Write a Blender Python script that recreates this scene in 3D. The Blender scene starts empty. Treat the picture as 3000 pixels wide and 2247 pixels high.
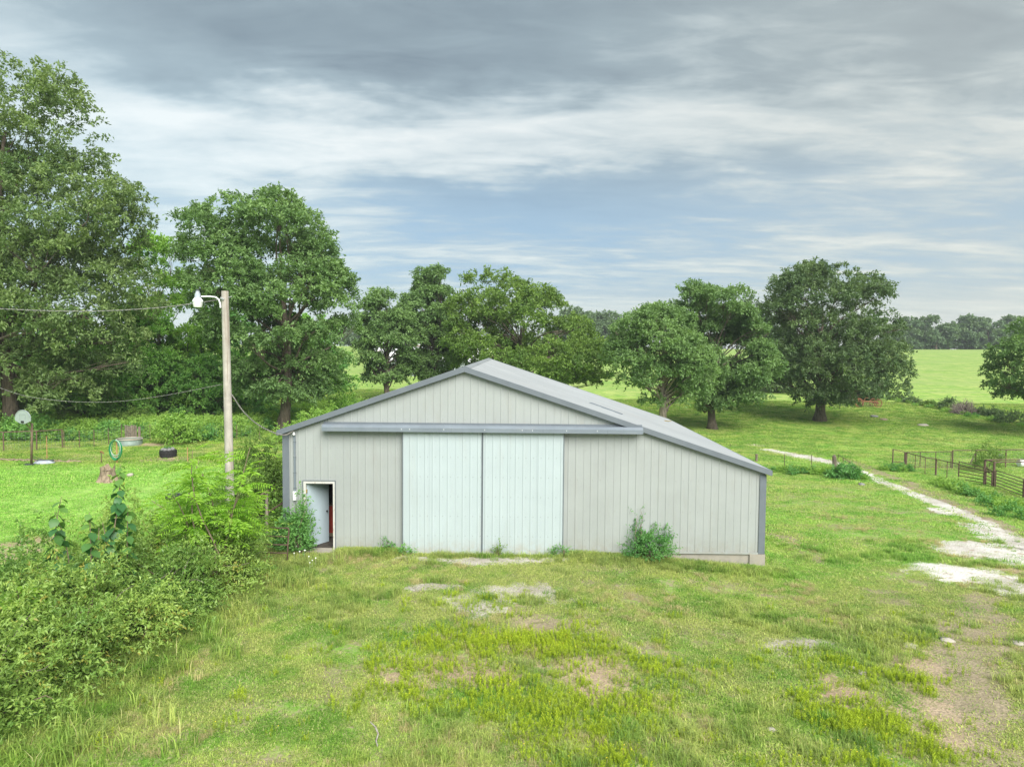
import bpy, math, random
import numpy as np
from mathutils import Vector, Matrix, noise as mnoise
random.seed(7)
rng = np.random.default_rng(11)
SC = bpy.context.scene
COL = SC.collection
R = math.radians

# ------------------------------------------------------------------ camera
CAM = np.array([7.265, -21.507, 6.243]); YAW = -0.0148; PITCH = -0.0523; ROLL = 0.0080; FPX = 2088.0
_cy, _sy = math.cos(YAW), math.sin(YAW)
F_ = np.array([_sy*math.cos(PITCH), _cy*math.cos(PITCH), math.sin(PITCH)])
R0 = np.array([_cy, -_sy, 0.]); U0 = np.cross(R0, F_)
R_ = math.cos(ROLL)*R0 + math.sin(ROLL)*U0; U_ = -math.sin(ROLL)*R0 + math.cos(ROLL)*U0
cd = bpy.data.cameras.new('camera'); cam = bpy.data.objects.new('camera', cd); COL.objects.link(cam)
cd.sensor_width = 36; cd.lens = 36*FPX/3000; cd.clip_end = 6000; cd.clip_start = 0.1
m = Matrix([[R_[0], U_[0], -F_[0], CAM[0]], [R_[1], U_[1], -F_[1], CAM[1]], [R_[2], U_[2], -F_[2], CAM[2]], [0, 0, 0, 1]])
cam.matrix_world = m
SC.camera = cam
SC.render.resolution_x = 1024; SC.render.resolution_y = 766

# ------------------------------------------------------------------ sun and exposure
SUN_EL, SUN_AZ = 42, 158        # azimuth clockwise from +Y (behind the camera, to the left)
sd = bpy.data.lights.new('sun', 'SUN'); sun = bpy.data.objects.new('sun', sd); COL.objects.link(sun)
sd.energy = 1.5; sd.angle = R(45); sd.color = (1.0, 0.96, 0.90)
a, e = R(SUN_AZ), R(SUN_EL)
sdir = Vector((math.sin(a)*math.cos(e), math.cos(a)*math.cos(e), math.sin(e)))
sun.rotation_euler = sdir.to_track_quat('Z', 'Y').to_euler(); sun.location = (0, -30, 60)
SC.view_settings.view_transform = 'Standard'; SC.view_settings.look = 'None'
EXPO = 2.25; SC.view_settings.exposure = EXPO; SC.view_settings.gamma = 1; SC.view_settings.use_curve_mapping = False

# ------------------------------------------------------------------ node helpers
class NT:
    def __init__(s, tree): s.t = tree; s.n = tree.nodes; s.l = tree.links
    def node(s, kind, **kw):
        n = s.n.new(kind)
        for k, v in kw.items(): setattr(n, k, v)
        return n
    def put(s, n, key, v):
        if v is None: return
        if hasattr(v, 'is_output'): s.l.new(v, n.inputs[key])
        else: n.inputs[key].default_value = v
    def math(s, op, a, b=None, c=None, clamp=False):
        n = s.node('ShaderNodeMath', operation=op, use_clamp=clamp)
        for i, v in enumerate((a, b, c)): s.put(n, i, v)
        return n.outputs[0]
    def vmath(s, op, a, b=None, sc=None):
        n = s.node('ShaderNodeVectorMath', operation=op); s.put(n, 0, a); s.put(n, 1, b)
        if sc is not None: s.put(n, 'Scale', sc)
        return n.outputs[1] if op in ('DOT_PRODUCT', 'DISTANCE', 'LENGTH') else n.outputs[0]
    def mix(s, f, a, b, mode='MIX'):
        n = s.node('ShaderNodeMix', data_type='RGBA', blend_type=mode)
        s.put(n, 0, f); s.put(n, 6, a); s.put(n, 7, b); return n.outputs[2]
    def noise(s, vec, scale, detail=3, rough=.5, dist=0, col=False):
        n = s.node('ShaderNodeTexNoise'); s.put(n, 'Vector', vec); s.put(n, 'Scale', scale)
        s.put(n, 'Detail', detail); s.put(n, 'Roughness', rough); s.put(n, 'Distortion', dist)
        return n.outputs[1] if col else n.outputs[0]
    def ramp(s, f, lo, hi, a=0., b=1.):
        n = s.node('ShaderNodeMapRange', interpolation_type='SMOOTHSTEP')
        for i, v in enumerate((f, lo, hi, a, b)): s.put(n, i, v)
        return n.outputs[0]
    def mapping(s, vec, scale=(1, 1, 1), rot=(0, 0, 0), loc=(0, 0, 0)):
        n = s.node('ShaderNodeMapping'); s.put(n, 0, vec); s.put(n, 'Scale', scale); s.put(n, 'Rotation', rot); s.put(n, 'Location', loc)
        return n.outputs[0]
def rgb(r, g, b): return (r, g, b, 1)

# ------------------------------------------------------------------ world: overcast sky
def pix_dir(px, py):
    d = F_*FPX + R_*(px-1500) - U_*(py-1123.5); return d/np.linalg.norm(d)
W = bpy.data.worlds.new('World'); SC.world = W; W.use_nodes = True
n = NT(W.node_tree); n.n.clear()
tc = n.node('ShaderNodeTexCoord'); sep = n.node('ShaderNodeSeparateXYZ'); n.l.new(tc.outputs['Generated'], sep.inputs[0])
zz = n.math('MAXIMUM', sep.outputs[2], 0.0)
den = n.math('ADD', zz, 0.10)
cmb = n.node('ShaderNodeCombineXYZ')
n.l.new(n.math('DIVIDE', sep.outputs[0], den), cmb.inputs[0]); n.l.new(n.math('DIVIDE', sep.outputs[1], den), cmb.inputs[1])
pl = cmb.outputs[0]
sky = n.node('ShaderNodeTexSky', sky_type='NISHITA'); sky.sun_disc = False; sky.sun_elevation = R(SUN_EL); sky.sun_rotation = R(SUN_AZ)
rot = n.mapping(pl, rot=(0, 0, R(-28)), scale=(.55, 1.25, 1))
streak = n.noise(rot, 1.5, 7, .56, .7)
fine = n.noise(n.mapping(pl, rot=(0, 0, R(-22)), scale=(.8, 1.9, 1)), 3.2, 8, .6, .5)
big = n.noise(n.mapping(pl, loc=(3.1, 1.7, 0)), .75, 4, .5, .4)
gen = tc.outputs['Generated']
wob = n.vmath('SCALE', n.vmath('SUBTRACT', n.noise(pl, 1.3, 6, .58, 0, True), (.5, .5, .5)), sc=.24)
gw = n.vmath('ADD', gen, wob)
def blob(px, py, w, h):
    """soft elliptical weight round a direction; w, h in radians"""
    d = pix_dir(px, py); rt = np.cross(d, (0, 0, 1)); rt /= np.linalg.norm(rt); up = np.cross(rt, d)
    x = n.math('DIVIDE', n.vmath('DOT_PRODUCT', gw, tuple(rt)), w); y = n.math('DIVIDE', n.math('SUBTRACT', n.vmath('DOT_PRODUCT', gw, tuple(up)), 0.0), h)
    r2 = n.math('ADD', n.math('MULTIPLY', x, x), n.math('MULTIPLY', y, y))
    return n.math('EXPONENT', n.math('MULTIPLY', r2, -1.0))
v = n.math('ADD', n.math('MULTIPLY', streak, .36), n.math('MULTIPLY', fine, .30))
v = n.math('ADD', v, n.math('MULTIPLY', big, .22))
v = n.math('ADD', v, .085)
for px_, py_, w_, h_, k_ in ((720, 150, .24, .08, -.17), (1150, 60, .20, .08, -.10), (1750, -40, .40, .10, -.10), (2500, 200, .40, .06, -.10), (1950, 560, .42, .05, -.10), (1250, 560, .30, .035, -.05),
                             (1500, 400, .34, .065, .15), (420, 520, .22, .13, .08), (60, 60, .16, .12, .07), (2750, 370, .34, .07, .09), (700, 430, .2, .05, .10), (1900, 330, .25, .05, .06)):
    v = n.math('ADD', v, n.math('MULTIPLY', blob(px_, py_, w_, h_), k_))
v = n.math('ADD', n.math('MULTIPLY', v, 1.38), -.195)
cr = n.node('ShaderNodeValToRGB'); n.l.new(v, cr.inputs[0])
el = cr.color_ramp.elements
el[0].position = .20; el[0].color = rgb(.155, .195, .215)
el[1].position = .44; el[1].color = rgb(.27, .335, .355)
for p, c in ((.55, (.42, .49, .50)), (.68, (.60, .65, .635)), (.84, (.80, .81, .765))):
    q = el.new(p); q.color = rgb(*c)
cloud = cr.outputs[0]
# bluer between the streaks low down, whitish right at the horizon
lowb = n.math('MULTIPLY', n.ramp(zz, .02, .10), n.ramp(zz, .30, .14))
bl = n.math('MULTIPLY', lowb, n.ramp(v, .66, .42))
cloud = n.mix(n.math('MULTIPLY', bl, .80), cloud, rgb(.26, .41, .56))
cloud = n.mix(n.ramp(zz, .10, .0, 0, .7), cloud, rgb(.54, .60, .62))
left = n.math('MULTIPLY', n.ramp(sep.outputs[0], .0, -.65), n.ramp(zz, .5, .2))
cloud = n.mix(n.math('MULTIPLY', left, .4), cloud, rgb(.54, .70, .76))
right = n.ramp(sep.outputs[0], -.05, .55)
cloud = n.mix(n.math('MULTIPLY', right, .8), cloud, n.mix(1, cloud, rgb(1.07, 1.0, .90), 'MULTIPLY'))
cloud = n.mix(n.math('MULTIPLY', right, .22), cloud, rgb(.58, .59, .56))
cl = n.vmath('SCALE', cloud, sc=10/(2**EXPO)*1.18)
tot = n.mix(.05, cl, sky.outputs[0])
bg = n.node('ShaderNodeBackground'); n.l.new(tot, bg.inputs[0]); bg.inputs[1].default_value = .1
out = n.node('ShaderNodeOutputWorld'); n.l.new(bg.outputs[0], out.inputs[0])

# ------------------------------------------------------------------ terrain function
def sm(a, b, x):
    t = np.clip((x-a)/(b-a), 0, 1); return t*t*(3-2*t)
def gh(x, y):
    """ground height; y is world (the camera stands at y = -21.5)"""
    x = np.asarray(x, float); y = np.asarray(y, float); Y = y+21.5
    A = np.interp(Y, [0, 14, 22, 30, 45, 58, 75, 100, 150, 4000], [-.05, -.16, -.44, -.85, -1.75, -1.8, -1.55, -1.0, -.0, 0])
    B = np.interp(Y, [0, 60, 75, 100, 150, 190, 240, 290, 380, 700, 4000], [0, 0, -.05, .5, 2.6, 4.5, 6.02, 6.2, 4.0, 3.0, 3.0])
    b = sm(8, 16, x)
    z = -.10 + A*b + B
    z = z + .045*np.sin(x*.55+1.3)*np.sin(y*.43+.4) + .03*np.sin(x*.21-y*.33)
    z = z + sm(60, 140, Y)*(.35*np.sin(x*.035+.8)*np.sin(y*.03) )
    # level pad under the barn
    pad = sm(-1.2, -.2, x)*sm(15.9, 14.9, x)*sm(.3, 1.3, y)*sm(17, 15.5, y)
    return z*(1-pad) + (-.30)*pad
def ray(px, py):
    return F_*FPX + R_*(px-1500) - U_*(py-1123.5)
def G(px, py):
    """the place on the ground seen at this spot of the photograph"""
    d = ray(px, py); d = d/d[1]; t = np.arange(4, 600, .05)
    P = CAM + d[None, :]*t[:, None]; below = P[:, 2] < gh(P[:, 0], P[:, 1])
    i = np.argmax(below) if below.any() else len(t)-1
    return P[i, 0], P[i, 1], float(gh(P[i, 0], P[i, 1]))
def AT(px, py, Y):
    """point at camera distance Y (metres along +Y)"""
    d = ray(px, py); d = d/d[1]; return CAM + d*Y

# ------------------------------------------------------------------ object helpers
ORG = {}
def tag(o, label=None, cat=None, group=None, kind=None):
    if label: o['label'] = label
    if cat: o['category'] = cat
    if group: o['group'] = group
    if kind: o['kind'] = kind
    return o
def thing(name, label, cat, loc, group=None):
    o = bpy.data.objects.new(name, None); COL.objects.link(o); o.location = loc; o.empty_display_size = .2
    ORG[o] = np.array(loc, float); return tag(o, label, cat, group)
def mk(name, V, Fc, mat, parent=None, cols=None, smooth=False, loc=None, mats=None, midx=None):
    """V world coordinates (n,3); Fc list of faces or (n,k) array"""
    V = np.asarray(V, float)
    o_ = ORG[parent] if parent is not None else (np.array(loc, float) if loc is not None else np.zeros(3))
    me = bpy.data.meshes.new(name)
    if isinstance(Fc, np.ndarray):
        k = Fc.shape[1]; nf = len(Fc); tot = Fc.ravel(); starts = np.arange(nf)*k; cnt = np.full(nf, k)
    else:
        cnt = np.array([len(f) for f in Fc]); starts = np.concatenate(([0], np.cumsum(cnt)[:-1])); tot = np.concatenate([np.asarray(f) for f in Fc]); nf = len(Fc)
    me.vertices.add(len(V)); me.vertices.foreach_set('co', (V-o_).astype(np.float32).ravel())
    me.loops.add(len(tot)); me.loops.foreach_set('vertex_index', tot.astype(np.int32))
    me.polygons.add(nf); me.polygons.foreach_set('loop_start', starts.astype(np.int32)); me.polygons.foreach_set('loop_total', cnt.astype(np.int32))
    me.polygons.foreach_set('use_smooth', np.full(nf, bool(smooth)))
    for mm in (mats or [mat]): me.materials.append(mm)
    if midx is not None: me.polygons.foreach_set('material_index', np.asarray(midx, np.int32))
    me.update(calc_edges=True)
    if cols is not None:
        at = me.attributes.new('tint', 'FLOAT', 'POINT'); at.data.foreach_set('value', np.asarray(cols, np.float32))
    o = bpy.data.objects.new(name, me); COL.objects.link(o)
    if parent is not None: o.parent = parent; ORG[o] = o_
    elif loc is not None: o.location = loc; ORG[o] = o_
    else: ORG[o] = o_
    return o
class MB:
    def __init__(s): s.v = []; s.f = []; s.n = 0; s.sm = False
    def add(s, V, Fc):
        V = np.asarray(V, float); s.v.append(V); s.f += [tuple(int(i)+s.n for i in f) for f in Fc]; s.n += len(V)
    def box(s, x0, x1, y0, y1, z0, z1):
        V = [(x, y, z) for z in (z0, z1) for y in (y0, y1) for x in (x0, x1)]
        s.add(V, [(0, 2, 3, 1), (4, 5, 7, 6), (0, 1, 5, 4), (2, 6, 7, 3), (0, 4, 6, 2), (1, 3, 7, 5)])
    def obox(s, p, q, w, h, up=(0, 0, 1)):
        """bar from p to q, width w (sideways) and height h (along up)"""
        p = np.array(p, float); q = np.array(q, float); d = q-p; d /= np.linalg.norm(d)
        sd_ = np.cross(d, up); nn = np.linalg.norm(sd_)
        if nn < 1e-6: sd_ = np.array([1., 0, 0])
        else: sd_ /= nn
        u = np.cross(sd_, d)
        V = []
        for c in (p, q):
            for a_, b_ in ((-1, -1), (1, -1), (1, 1), (-1, 1)): V.append(c+sd_*a_*w/2+u*b_*h/2)
        s.add(V, [(0, 1, 2, 3), (4, 7, 6, 5), (0, 4, 5, 1), (1, 5, 6, 2), (2, 6, 7, 3), (3, 7, 4, 0)])
    def tube(s, pts, r, k=6, cap=True):
        pts = [np.array(p, float) for p in pts]; n_ = len(pts)
        rs = r if hasattr(r, '__len__') else [r]*n_
        V = []; ref = np.array([.13, .31, .94])
        for i, p in enumerate(pts):
            d = pts[min(i+1, n_-1)]-pts[max(i-1, 0)]; L = np.linalg.norm(d)
            d = d/L if L > 1e-9 else np.array([0, 0, 1.])
            if abs(d @ ref) > .97: ref = np.array([.94, .31, .13])
            a_ = np.cross(d, ref); a_ /= np.linalg.norm(a_); b_ = np.cross(d, a_)
            for j in range(k):
                t = 2*math.pi*j/k; V.append(p+rs[i]*(math.cos(t)*a_+math.sin(t)*b_))
        Fc = [(i*k+j, i*k+(j+1) % k, (i+1)*k+(j+1) % k, (i+1)*k+j) for i in range(n_-1) for j in range(k)]
        if cap: Fc += [tuple(range(k))[::-1], tuple((n_-1)*k+j for j in range(k))]
        s.add(V, Fc)
    def lathe(s, c, prof, k=20, sx=1, sy=1):
        V = []
        for r, z in prof:
            for j in range(k):
                t = 2*math.pi*j/k; V.append((c[0]+r*math.cos(t)*sx, c[1]+r*math.sin(t)*sy, c[2]+z))
        n_ = len(prof); Fc = [(i*k+j, i*k+(j+1) % k, (i+1)*k+(j+1) % k, (i+1)*k+j) for i in range(n_-1) for j in range(k)]
        Fc += [tuple(range(k))[::-1], tuple((n_-1)*k+j for j in range(k))]
        s.add(V, Fc)
    def rock(s, c, r, seed, sz=.6, k=9):
        V = []; rr = random.Random(seed); ph = [rr.random()*9 for _ in range(3)]
        rings = 5
        for i in range(rings+1):
            th = math.pi*i/rings
            for j in range(k):
                f = 2*math.pi*j/k; d = Vector((math.sin(th)*math.cos(f), math.sin(th)*math.sin(f), math.cos(th)))
                q = r*(1+.45*mnoise.noise(d*1.3+Vector(ph)))
                V.append((c[0]+d.x*q, c[1]+d.y*q, c[2]+d.z*q*sz))
        s.add(V, [(i*k+j, (i+1)*k+j, (i+1)*k+(j+1) % k, i*k+(j+1) % k) for i in range(rings) for j in range(k)])
    def build(s, name, mat, parent=None, smooth=False, loc=None):
        return mk(name, np.concatenate(s.v), s.f, mat, parent, smooth=smooth, loc=loc)
def arc_z(o, deg=35):
    me = o.data; me.polygons.foreach_set('use_smooth', np.ones(len(me.polygons), bool))
    try: me.set_sharp_from_angle(angle=R(deg))
    except Exception: pass
    return o

# ------------------------------------------------------------------ materials
def mat(name, col, rough=.7, metal=0., var=.12, scale=3., bump=0., bscale=30., spec=.4, dirt=None, extra=None):
    M = bpy.data.materials.new(name); M.use_nodes = True; t = NT(M.node_tree); b = t.n['Principled BSDF']
    tc_ = t.node('ShaderNodeTexCoord'); geo = t.node('ShaderNodeNewGeometry')
    P = geo.outputs['Position']
    nz = t.noise(P, scale, 5, .6)
    c = t.mix(t.ramp(nz, .25, .75), rgb(*[x*(1-var) for x in col]), rgb(*[min(1, x*(1+var)) for x in col]))
    if dirt:
        dn = t.noise(t.mapping(P, scale=dirt.get('sc', (1, 1, .15))), dirt.get('f', 4), 6, .65)
        c = t.mix(t.math('MULTIPLY', t.ramp(dn, dirt.get('lo', .5), dirt.get('hi', .75)), dirt.get('a', .4)), c, rgb(*dirt['c']))
    if extra: c = extra(t, P, c)
    t.put(b, 'Base Color', c); t.put(b, 'Metallic', metal); t.put(b, 'Specular IOR Level', spec)
    t.put(b, 'Roughness', t.ramp(t.noise(P, scale*2.3, 3), .2, .8, max(0, rough-.08), min(1, rough+.08)))
    if bump:
        bn = t.node('ShaderNodeBump'); bn.inputs['Strength'].default_value = bump; bn.inputs['Distance'].default_value = .02
        t.put(bn, 'Height', t.noise(P, bscale, 4, .6)); t.put(b, 'Normal', bn.outputs[0])
    return M
def base_dirt(z0, z1, colr, amt):
    def f(t, P, c):
        s_ = t.node('ShaderNodeSeparateXYZ'); t.l.new(P, s_.inputs[0])
        k = t.ramp(s_.outputs[2], z1, z0)
        k = t.math('MULTIPLY', k, t.ramp(t.noise(P, 5, 5, .65), .3, .7)); return t.mix(t.math('MULTIPLY', k, amt), c, rgb(*colr))
    return f
M_SIDING = mat('painted_steel_siding', (.315, .342, .335), .48, 0, .05, .8, .04, 6, dirt=dict(c=(.26, .255, .225), a=.35, f=3, sc=(1, 1, .2)), extra=base_dirt(-.1, .6, (.25, .22, .16), .5))
M_DOOR = mat('painted_steel_door', (.385, .452, .468), .45, 0, .035, .7, .05, 5, dirt=dict(c=(.35, .37, .35), a=.3, f=3, sc=(1, 1, .15)), extra=base_dirt(-.1, .5, (.32, .25, .17), .5))
M_TRIM = mat('slate_painted_trim', (.135, .158, .18), .45, 0, .08, 2, .03, 8, dirt=dict(c=(.15, .165, .17), a=.4, f=2, sc=(1, 1, 1)))
M_HOOD = mat('galvanized_hood', (.19, .225, .26), .45, .2, .08, 1.5, .04, 9, dirt=dict(c=(.27, .29, .31), a=.5, f=3, sc=(.3, 1, 1)))
M_ROOF = mat('painted_steel_roof', (.225, .247, .258), .6, .0, .07, .35, .04, 5, dirt=dict(c=(.26, .262, .255), a=.5, f=1.2, sc=(.15, 1, 1)))
M_RUST = mat('rust_pipe', (.13, .085, .065), .85, .1, .35, 6, .3, 60)
M_RUSTB = mat('rusty_orange', (.22, .09, .05), .9, 0, .3, 8, .3, 60)
M_CONC = mat('old_concrete', (.30, .28, .24), .9, 0, .18, 3, .3, 40, dirt=dict(c=(.22, .19, .14), a=.5, f=3, sc=(1, 1, 1)))
M_DARKGAP = mat('gap_shade_black', (.02, .02, .02), .8)  # near-black that paints the shade in the sliding door gap
M_GALV = mat('galvanized_steel', (.42, .44, .45), .4, .6, .2, 5)
M_WHITEP = mat('chipped_white_paint', (.52, .52, .49), .6, 0, .06, 4, .3, 60, dirt=dict(c=(.30, .24, .18), a=.9, f=14, lo=.56, hi=.64, sc=(1, 1, .35)))
M_LEAFDOOR = mat('pale_blue_door_paint', (.40, .49, .54), .4, 0, .04, 1)
M_BRASS = mat('brass', (.55, .38, .10), .4, .8)
M_BLACK = mat('black_metal', (.03, .03, .03), .4, .5)
M_RED = mat('worn_red_paint', (.42, .055, .035), .55, 0, .2, 4, dirt=dict(c=(.6, .45, .36), a=.7, f=16, lo=.62, hi=.7, sc=(1, 1, .5)))
M_DARKIN = mat('dark_interior', (.05, .042, .035), .9, 0, .6, 5)
M_WOOD = mat('weathered_pole_wood', (.40, .375, .33), .9, 0, .18, 3, .5, 40, dirt=dict(c=(.25, .20, .16), a=.7, f=9, lo=.5, hi=.62, sc=(1, 1, .06)))
M_OLDW = mat('grey_fence_wood', (.17, .14, .11), .95, 0, .3, 5, .5, 30)
M_STUMP = mat('stump_wood', (.27, .21, .15), .95, 0, .35, 5, .6, 30, dirt=dict(c=(.12, .09, .06), a=.8, f=7, lo=.5, hi=.6, sc=(1, 1, .2)))
M_WHITE = mat('white_enamel', (.75, .77, .78), .35, 0, .05, 3)
M_LENS = mat('frosted_lens', (.72, .74, .70), .3, 0, .03, 5)
M_CABLE = mat('bare_cable', (.36, .34, .31), .6, .3, .3, 30)
M_CABLED = mat('grey_cable', (.12, .13, .13), .6, .1, .3, 30)
M_BOARD = mat('backboard_plastic', (.30, .35, .34), .5, 0, .05, 3)
M_LINE = mat('backboard_line', (.20, .24, .25), .6)
M_POLEB = mat('brown_pole', (.15, .105, .07), .7, .1, .2, 5)
M_GREYPL = mat('grey_plastic', (.36, .40, .44), .5, 0, .25, 4)
M_DGREY = mat('dark_grey_plastic', (.07, .08, .09), .5, 0, .25, 4)
M_HOSE = mat('green_hose', (.015, .22, .09), .4, 0, .25, 12)
M_HOSEW = mat('pale_hose', (.45, .50, .44), .5, 0, .2, 12)
M_TYRE = mat('black_tyre', (.018, .018, .019), .8, 0, .3, 15, .2, 60)
M_ORANGE = mat('orange_stake', (.40, .24, .11), .7, 0, .15, 6)
M_TANK = mat('tank_steel', (.24, .31, .28), .55, .3, .2, 3)
M_WATER = mat('tank_scum', (.30, .27, .19), .4, 0, .2, 3)
M_STONE = mat('pale_limestone', (.38, .35, .30), .9, 0, .15, 4, .3, 25)
M_GREYST = mat('grey_stone', (.20, .20, .20), .9, 0, .25, 5, .3, 25)
M_BLUE = mat('blue_barrel', (.02, .09, .36), .4)
M_SHEDR = mat('far_shed_roof', (.62, .63, .64), .5, .1, .08, .2, dirt=dict(c=(.40, .20, .12), a=.7, f=.8, lo=.55, hi=.7, sc=(1, 1, 1)))
M_SHEDW = mat('far_shed_wall', (.30, .34, .36), .7, 0, .1, .3)
M_BARK = mat('oak_bark', (.16, .13, .10), .95, 0, .25, 3, .8, 22, dirt=dict(c=(.06, .05, .04), a=.8, f=9, lo=.45, hi=.62, sc=(1, 1, .12)))
M_BARKL = mat('pale_bark', (.27, .23, .19), .95, 0, .2, 3, .8, 22, dirt=dict(c=(.12, .10, .08), a=.8, f=6, lo=.48, hi=.65, sc=(1, 1, .25)))
M_TWIG = mat('twig_bark', (.20, .15, .11), .95, 0, .3, 6)
M_DEAD = mat('dead_brush', (.21, .17, .155), .95, 0, .2, 6)

def leafmat(name, col, col2, trans=.35, rough=.55, yellow=0.0):
    M = bpy.data.materials.new(name); M.use_nodes = True; t = NT(M.node_tree); b = t.n['Principled BSDF']; o = t.n['Material Output']
    at = t.node('ShaderNodeAttribute', attribute_name='tint'); geo = t.node('ShaderNodeNewGeometry')
    big = t.noise(geo.outputs['Position'], .45, 3, .55)
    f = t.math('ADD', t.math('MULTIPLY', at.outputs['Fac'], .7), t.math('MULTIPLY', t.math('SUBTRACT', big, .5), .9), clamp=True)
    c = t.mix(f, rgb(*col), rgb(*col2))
    if yellow:
        y_ = t.ramp(at.outputs['Fac'], 1-yellow, 1.0); c = t.mix(t.math('MULTIPLY', y_, .8), c, rgb(.30, .26, .05))
    t.put(b, 'Base Color', c); t.put(b, 'Roughness', rough); t.put(b, 'Specular IOR Level', .35)
    tr = t.node('ShaderNodeBsdfTranslucent'); t.put(tr, 0, t.mix(1, c, rgb(1.25, 1.25, .55), 'MULTIPLY'))
    mx = t.node('ShaderNodeMixShader'); mx.inputs[0].default_value = trans
    t.l.new(b.outputs[0], mx.inputs[1]); t.l.new(tr.outputs[0], mx.inputs[2]); t.l.new(mx.outputs[0], o.inputs[0])
    return M
L_OAK = leafmat('oak_leaves', (0.114, 0.214, 0.070), (0.275, 0.425, 0.151))
L_OAKD = leafmat('dark_oak_leaves', (0.092, 0.163, 0.070), (0.217, 0.305, 0.125))
L_OAKY = leafmat('yellow_green_oak_leaves', (.105, .20, .045), (.26, .39, .08))
L_BIG = leafmat('large_oak_leaves', (0.121, 0.203, 0.074), (0.297, 0.399, 0.139))
L_LIGHT = leafmat('bright_leaves', (0.169, 0.337, 0.064), (0.400, 0.632, 0.137), .42)
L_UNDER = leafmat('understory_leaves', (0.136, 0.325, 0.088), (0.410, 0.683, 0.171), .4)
L_HEDGE = leafmat('hedge_leaves', (.13, .26, .055), (.42, .56, .13), .3, .4, .06)
L_SUMAC = leafmat('sapling_frond_leaves', (.19, .40, .04), (.42, .64, .08), .45)
L_MULB = leafmat('broad_leaves', (0.050, 0.165, 0.055), (0.176, 0.330, 0.066), .35, .4)
L_SHRUB = leafmat('green_shrub_leaves', (.09, .26, .07), (.25, .48, .13), .35)
L_BRUSH = leafmat('bright_brush_leaves', (.20, .38, .07), (.38, .56, .12), .4)
L_FAR = leafmat('far_tree_leaves', (0.105, 0.177, 0.094), (0.208, 0.301, 0.146), .3)

# ------------------------------------------------------------------ grass colour shared by ground and blades
def grass_color(t, P, dryshift=0.):
    s_ = t.node('ShaderNodeSeparateXYZ'); t.l.new(P, s_.inputs[0]); X, Y = s_.outputs[0], s_.outputs[1]
    n1 = t.noise(P, .16, 4, .6); n2 = t.noise(P, .75, 4, .6, .3); n3 = t.noise(P, 2.6, 3, .6)
    nst = t.noise(t.mapping(P, rot=(0, 0, R(12)), scale=(.25, 1, 1)), .55, 4, .6)
    yard = t.math('MULTIPLY', t.ramp(X, -.3, -2.2), t.ramp(Y, 17, 13))
    side = t.math('MULTIPLY', t.math('MULTIPLY', t.ramp(X, 13.5, 15.5), t.ramp(Y, -5, 1)), t.ramp(Y, 60, 20))
    farg = t.ramp(Y, 60, 110)
    front = t.math('MULTIPLY', t.ramp(Y, 1.5, -.5), t.ramp(X, -2, -.5))
    d = t.math('ADD', t.math('MULTIPLY', n1, .35), t.math('MULTIPLY', n2, .45))
    d = t.math('ADD', d, t.math('MULTIPLY', n3, .25)); d = t.math('ADD', d, dryshift)
    d = t.math('ADD', d, t.math('MULTIPLY', front, .06)); d = t.math('SUBTRACT', d, t.math('MULTIPLY', yard, .22))
    d = t.math('ADD', d, t.math('MULTIPLY', t.math('SUBTRACT', nst, .5), .35))
    dry = t.ramp(d, .46, .68)
    g = t.mix(t.ramp(n2, .35, .65), rgb(.17, .345, .05), rgb(.335, .49, .095))
    bright = t.mix(t.ramp(n3, .3, .7), rgb(.24, .52, .09), rgb(.38, .66, .15))
    g = t.mix(t.math('MULTIPLY', yard, .8), g, bright)
    g = t.mix(t.math('MULTIPLY', side, .35), g, bright)
    g = t.mix(t.math('MULTIPLY', farg, .75), g, t.mix(t.ramp(nst, .35, .65), rgb(.17, .29, .065), rgb(.25, .37, .09)))
    c = t.mix(t.math('MULTIPLY', dry, .38), g, rgb(.56, .53, .25))
    return c, dry, n3
def ground_mat():
    M = bpy.data.materials.new('meadow_ground'); M.use_nodes = True; t = NT(M.node_tree); b = t.n['Principled BSDF']
    geo = t.node('ShaderNodeNewGeometry'); P = geo.outputs['Position']
    c, dry, n3 = grass_color(t, P)
    s_ = t.node('ShaderNodeSeparateXYZ'); t.l.new(P, s_.inputs[0])
    near = t.ramp(s_.outputs[1], 45, 10)
    f1 = t.noise(P, 9, 4, .7); f2 = t.noise(P, 34, 3, .7)
    k = t.math('ADD', t.math('MULTIPLY', f1, .5), t.math('MULTIPLY', f2, .5))
    c = t.mix(1, c, t.mix(t.ramp(k, .3, .7), rgb(.72, .72, .70), rgb(1.2, 1.2, 1.15)), 'MULTIPLY')
    soil = t.mix(t.ramp(f1, .3, .7), rgb(.15, .14, .075), rgb(.33, .29, .18))
    c = t.mix(t.math('MULTIPLY', near, t.ramp(t.math('ADD', t.math('MULTIPLY', dry, .25), f1), .42, .75)), c, soil)
    # mowing rows and patchiness of the far field
    st = t.noise(t.mapping(P, rot=(0, 0, R(-8)), scale=(.08, 1, 1)), .5, 5, .65)
    far = t.ramp(s_.outputs[1], 25, 60)
    c = t.mix(t.math('MULTIPLY', far, t.ramp(st, .42, .62, 0, .6)), c, rgb(.25, .33, .11))
    c = t.mix(t.math('MULTIPLY', far, t.ramp(t.noise(P, .12, 5, .6), .55, .7, 0, .35)), c, rgb(.17, .30, .07))
    t.put(b, 'Base Color', c); t.put(b, 'Roughness', .95); t.put(b, 'Specular IOR Level', .15)
    bn = t.node('ShaderNodeBump'); bn.inputs['Strength'].default_value = .7; bn.inputs['Distance'].default_value = .08
    t.put(bn, 'Height', t.math('ADD', t.noise(P, 5, 5, .7), t.math('MULTIPLY', t.noise(P, 26, 3, .7), .5))); t.put(b, 'Normal', bn.outputs[0])
    return M
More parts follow.
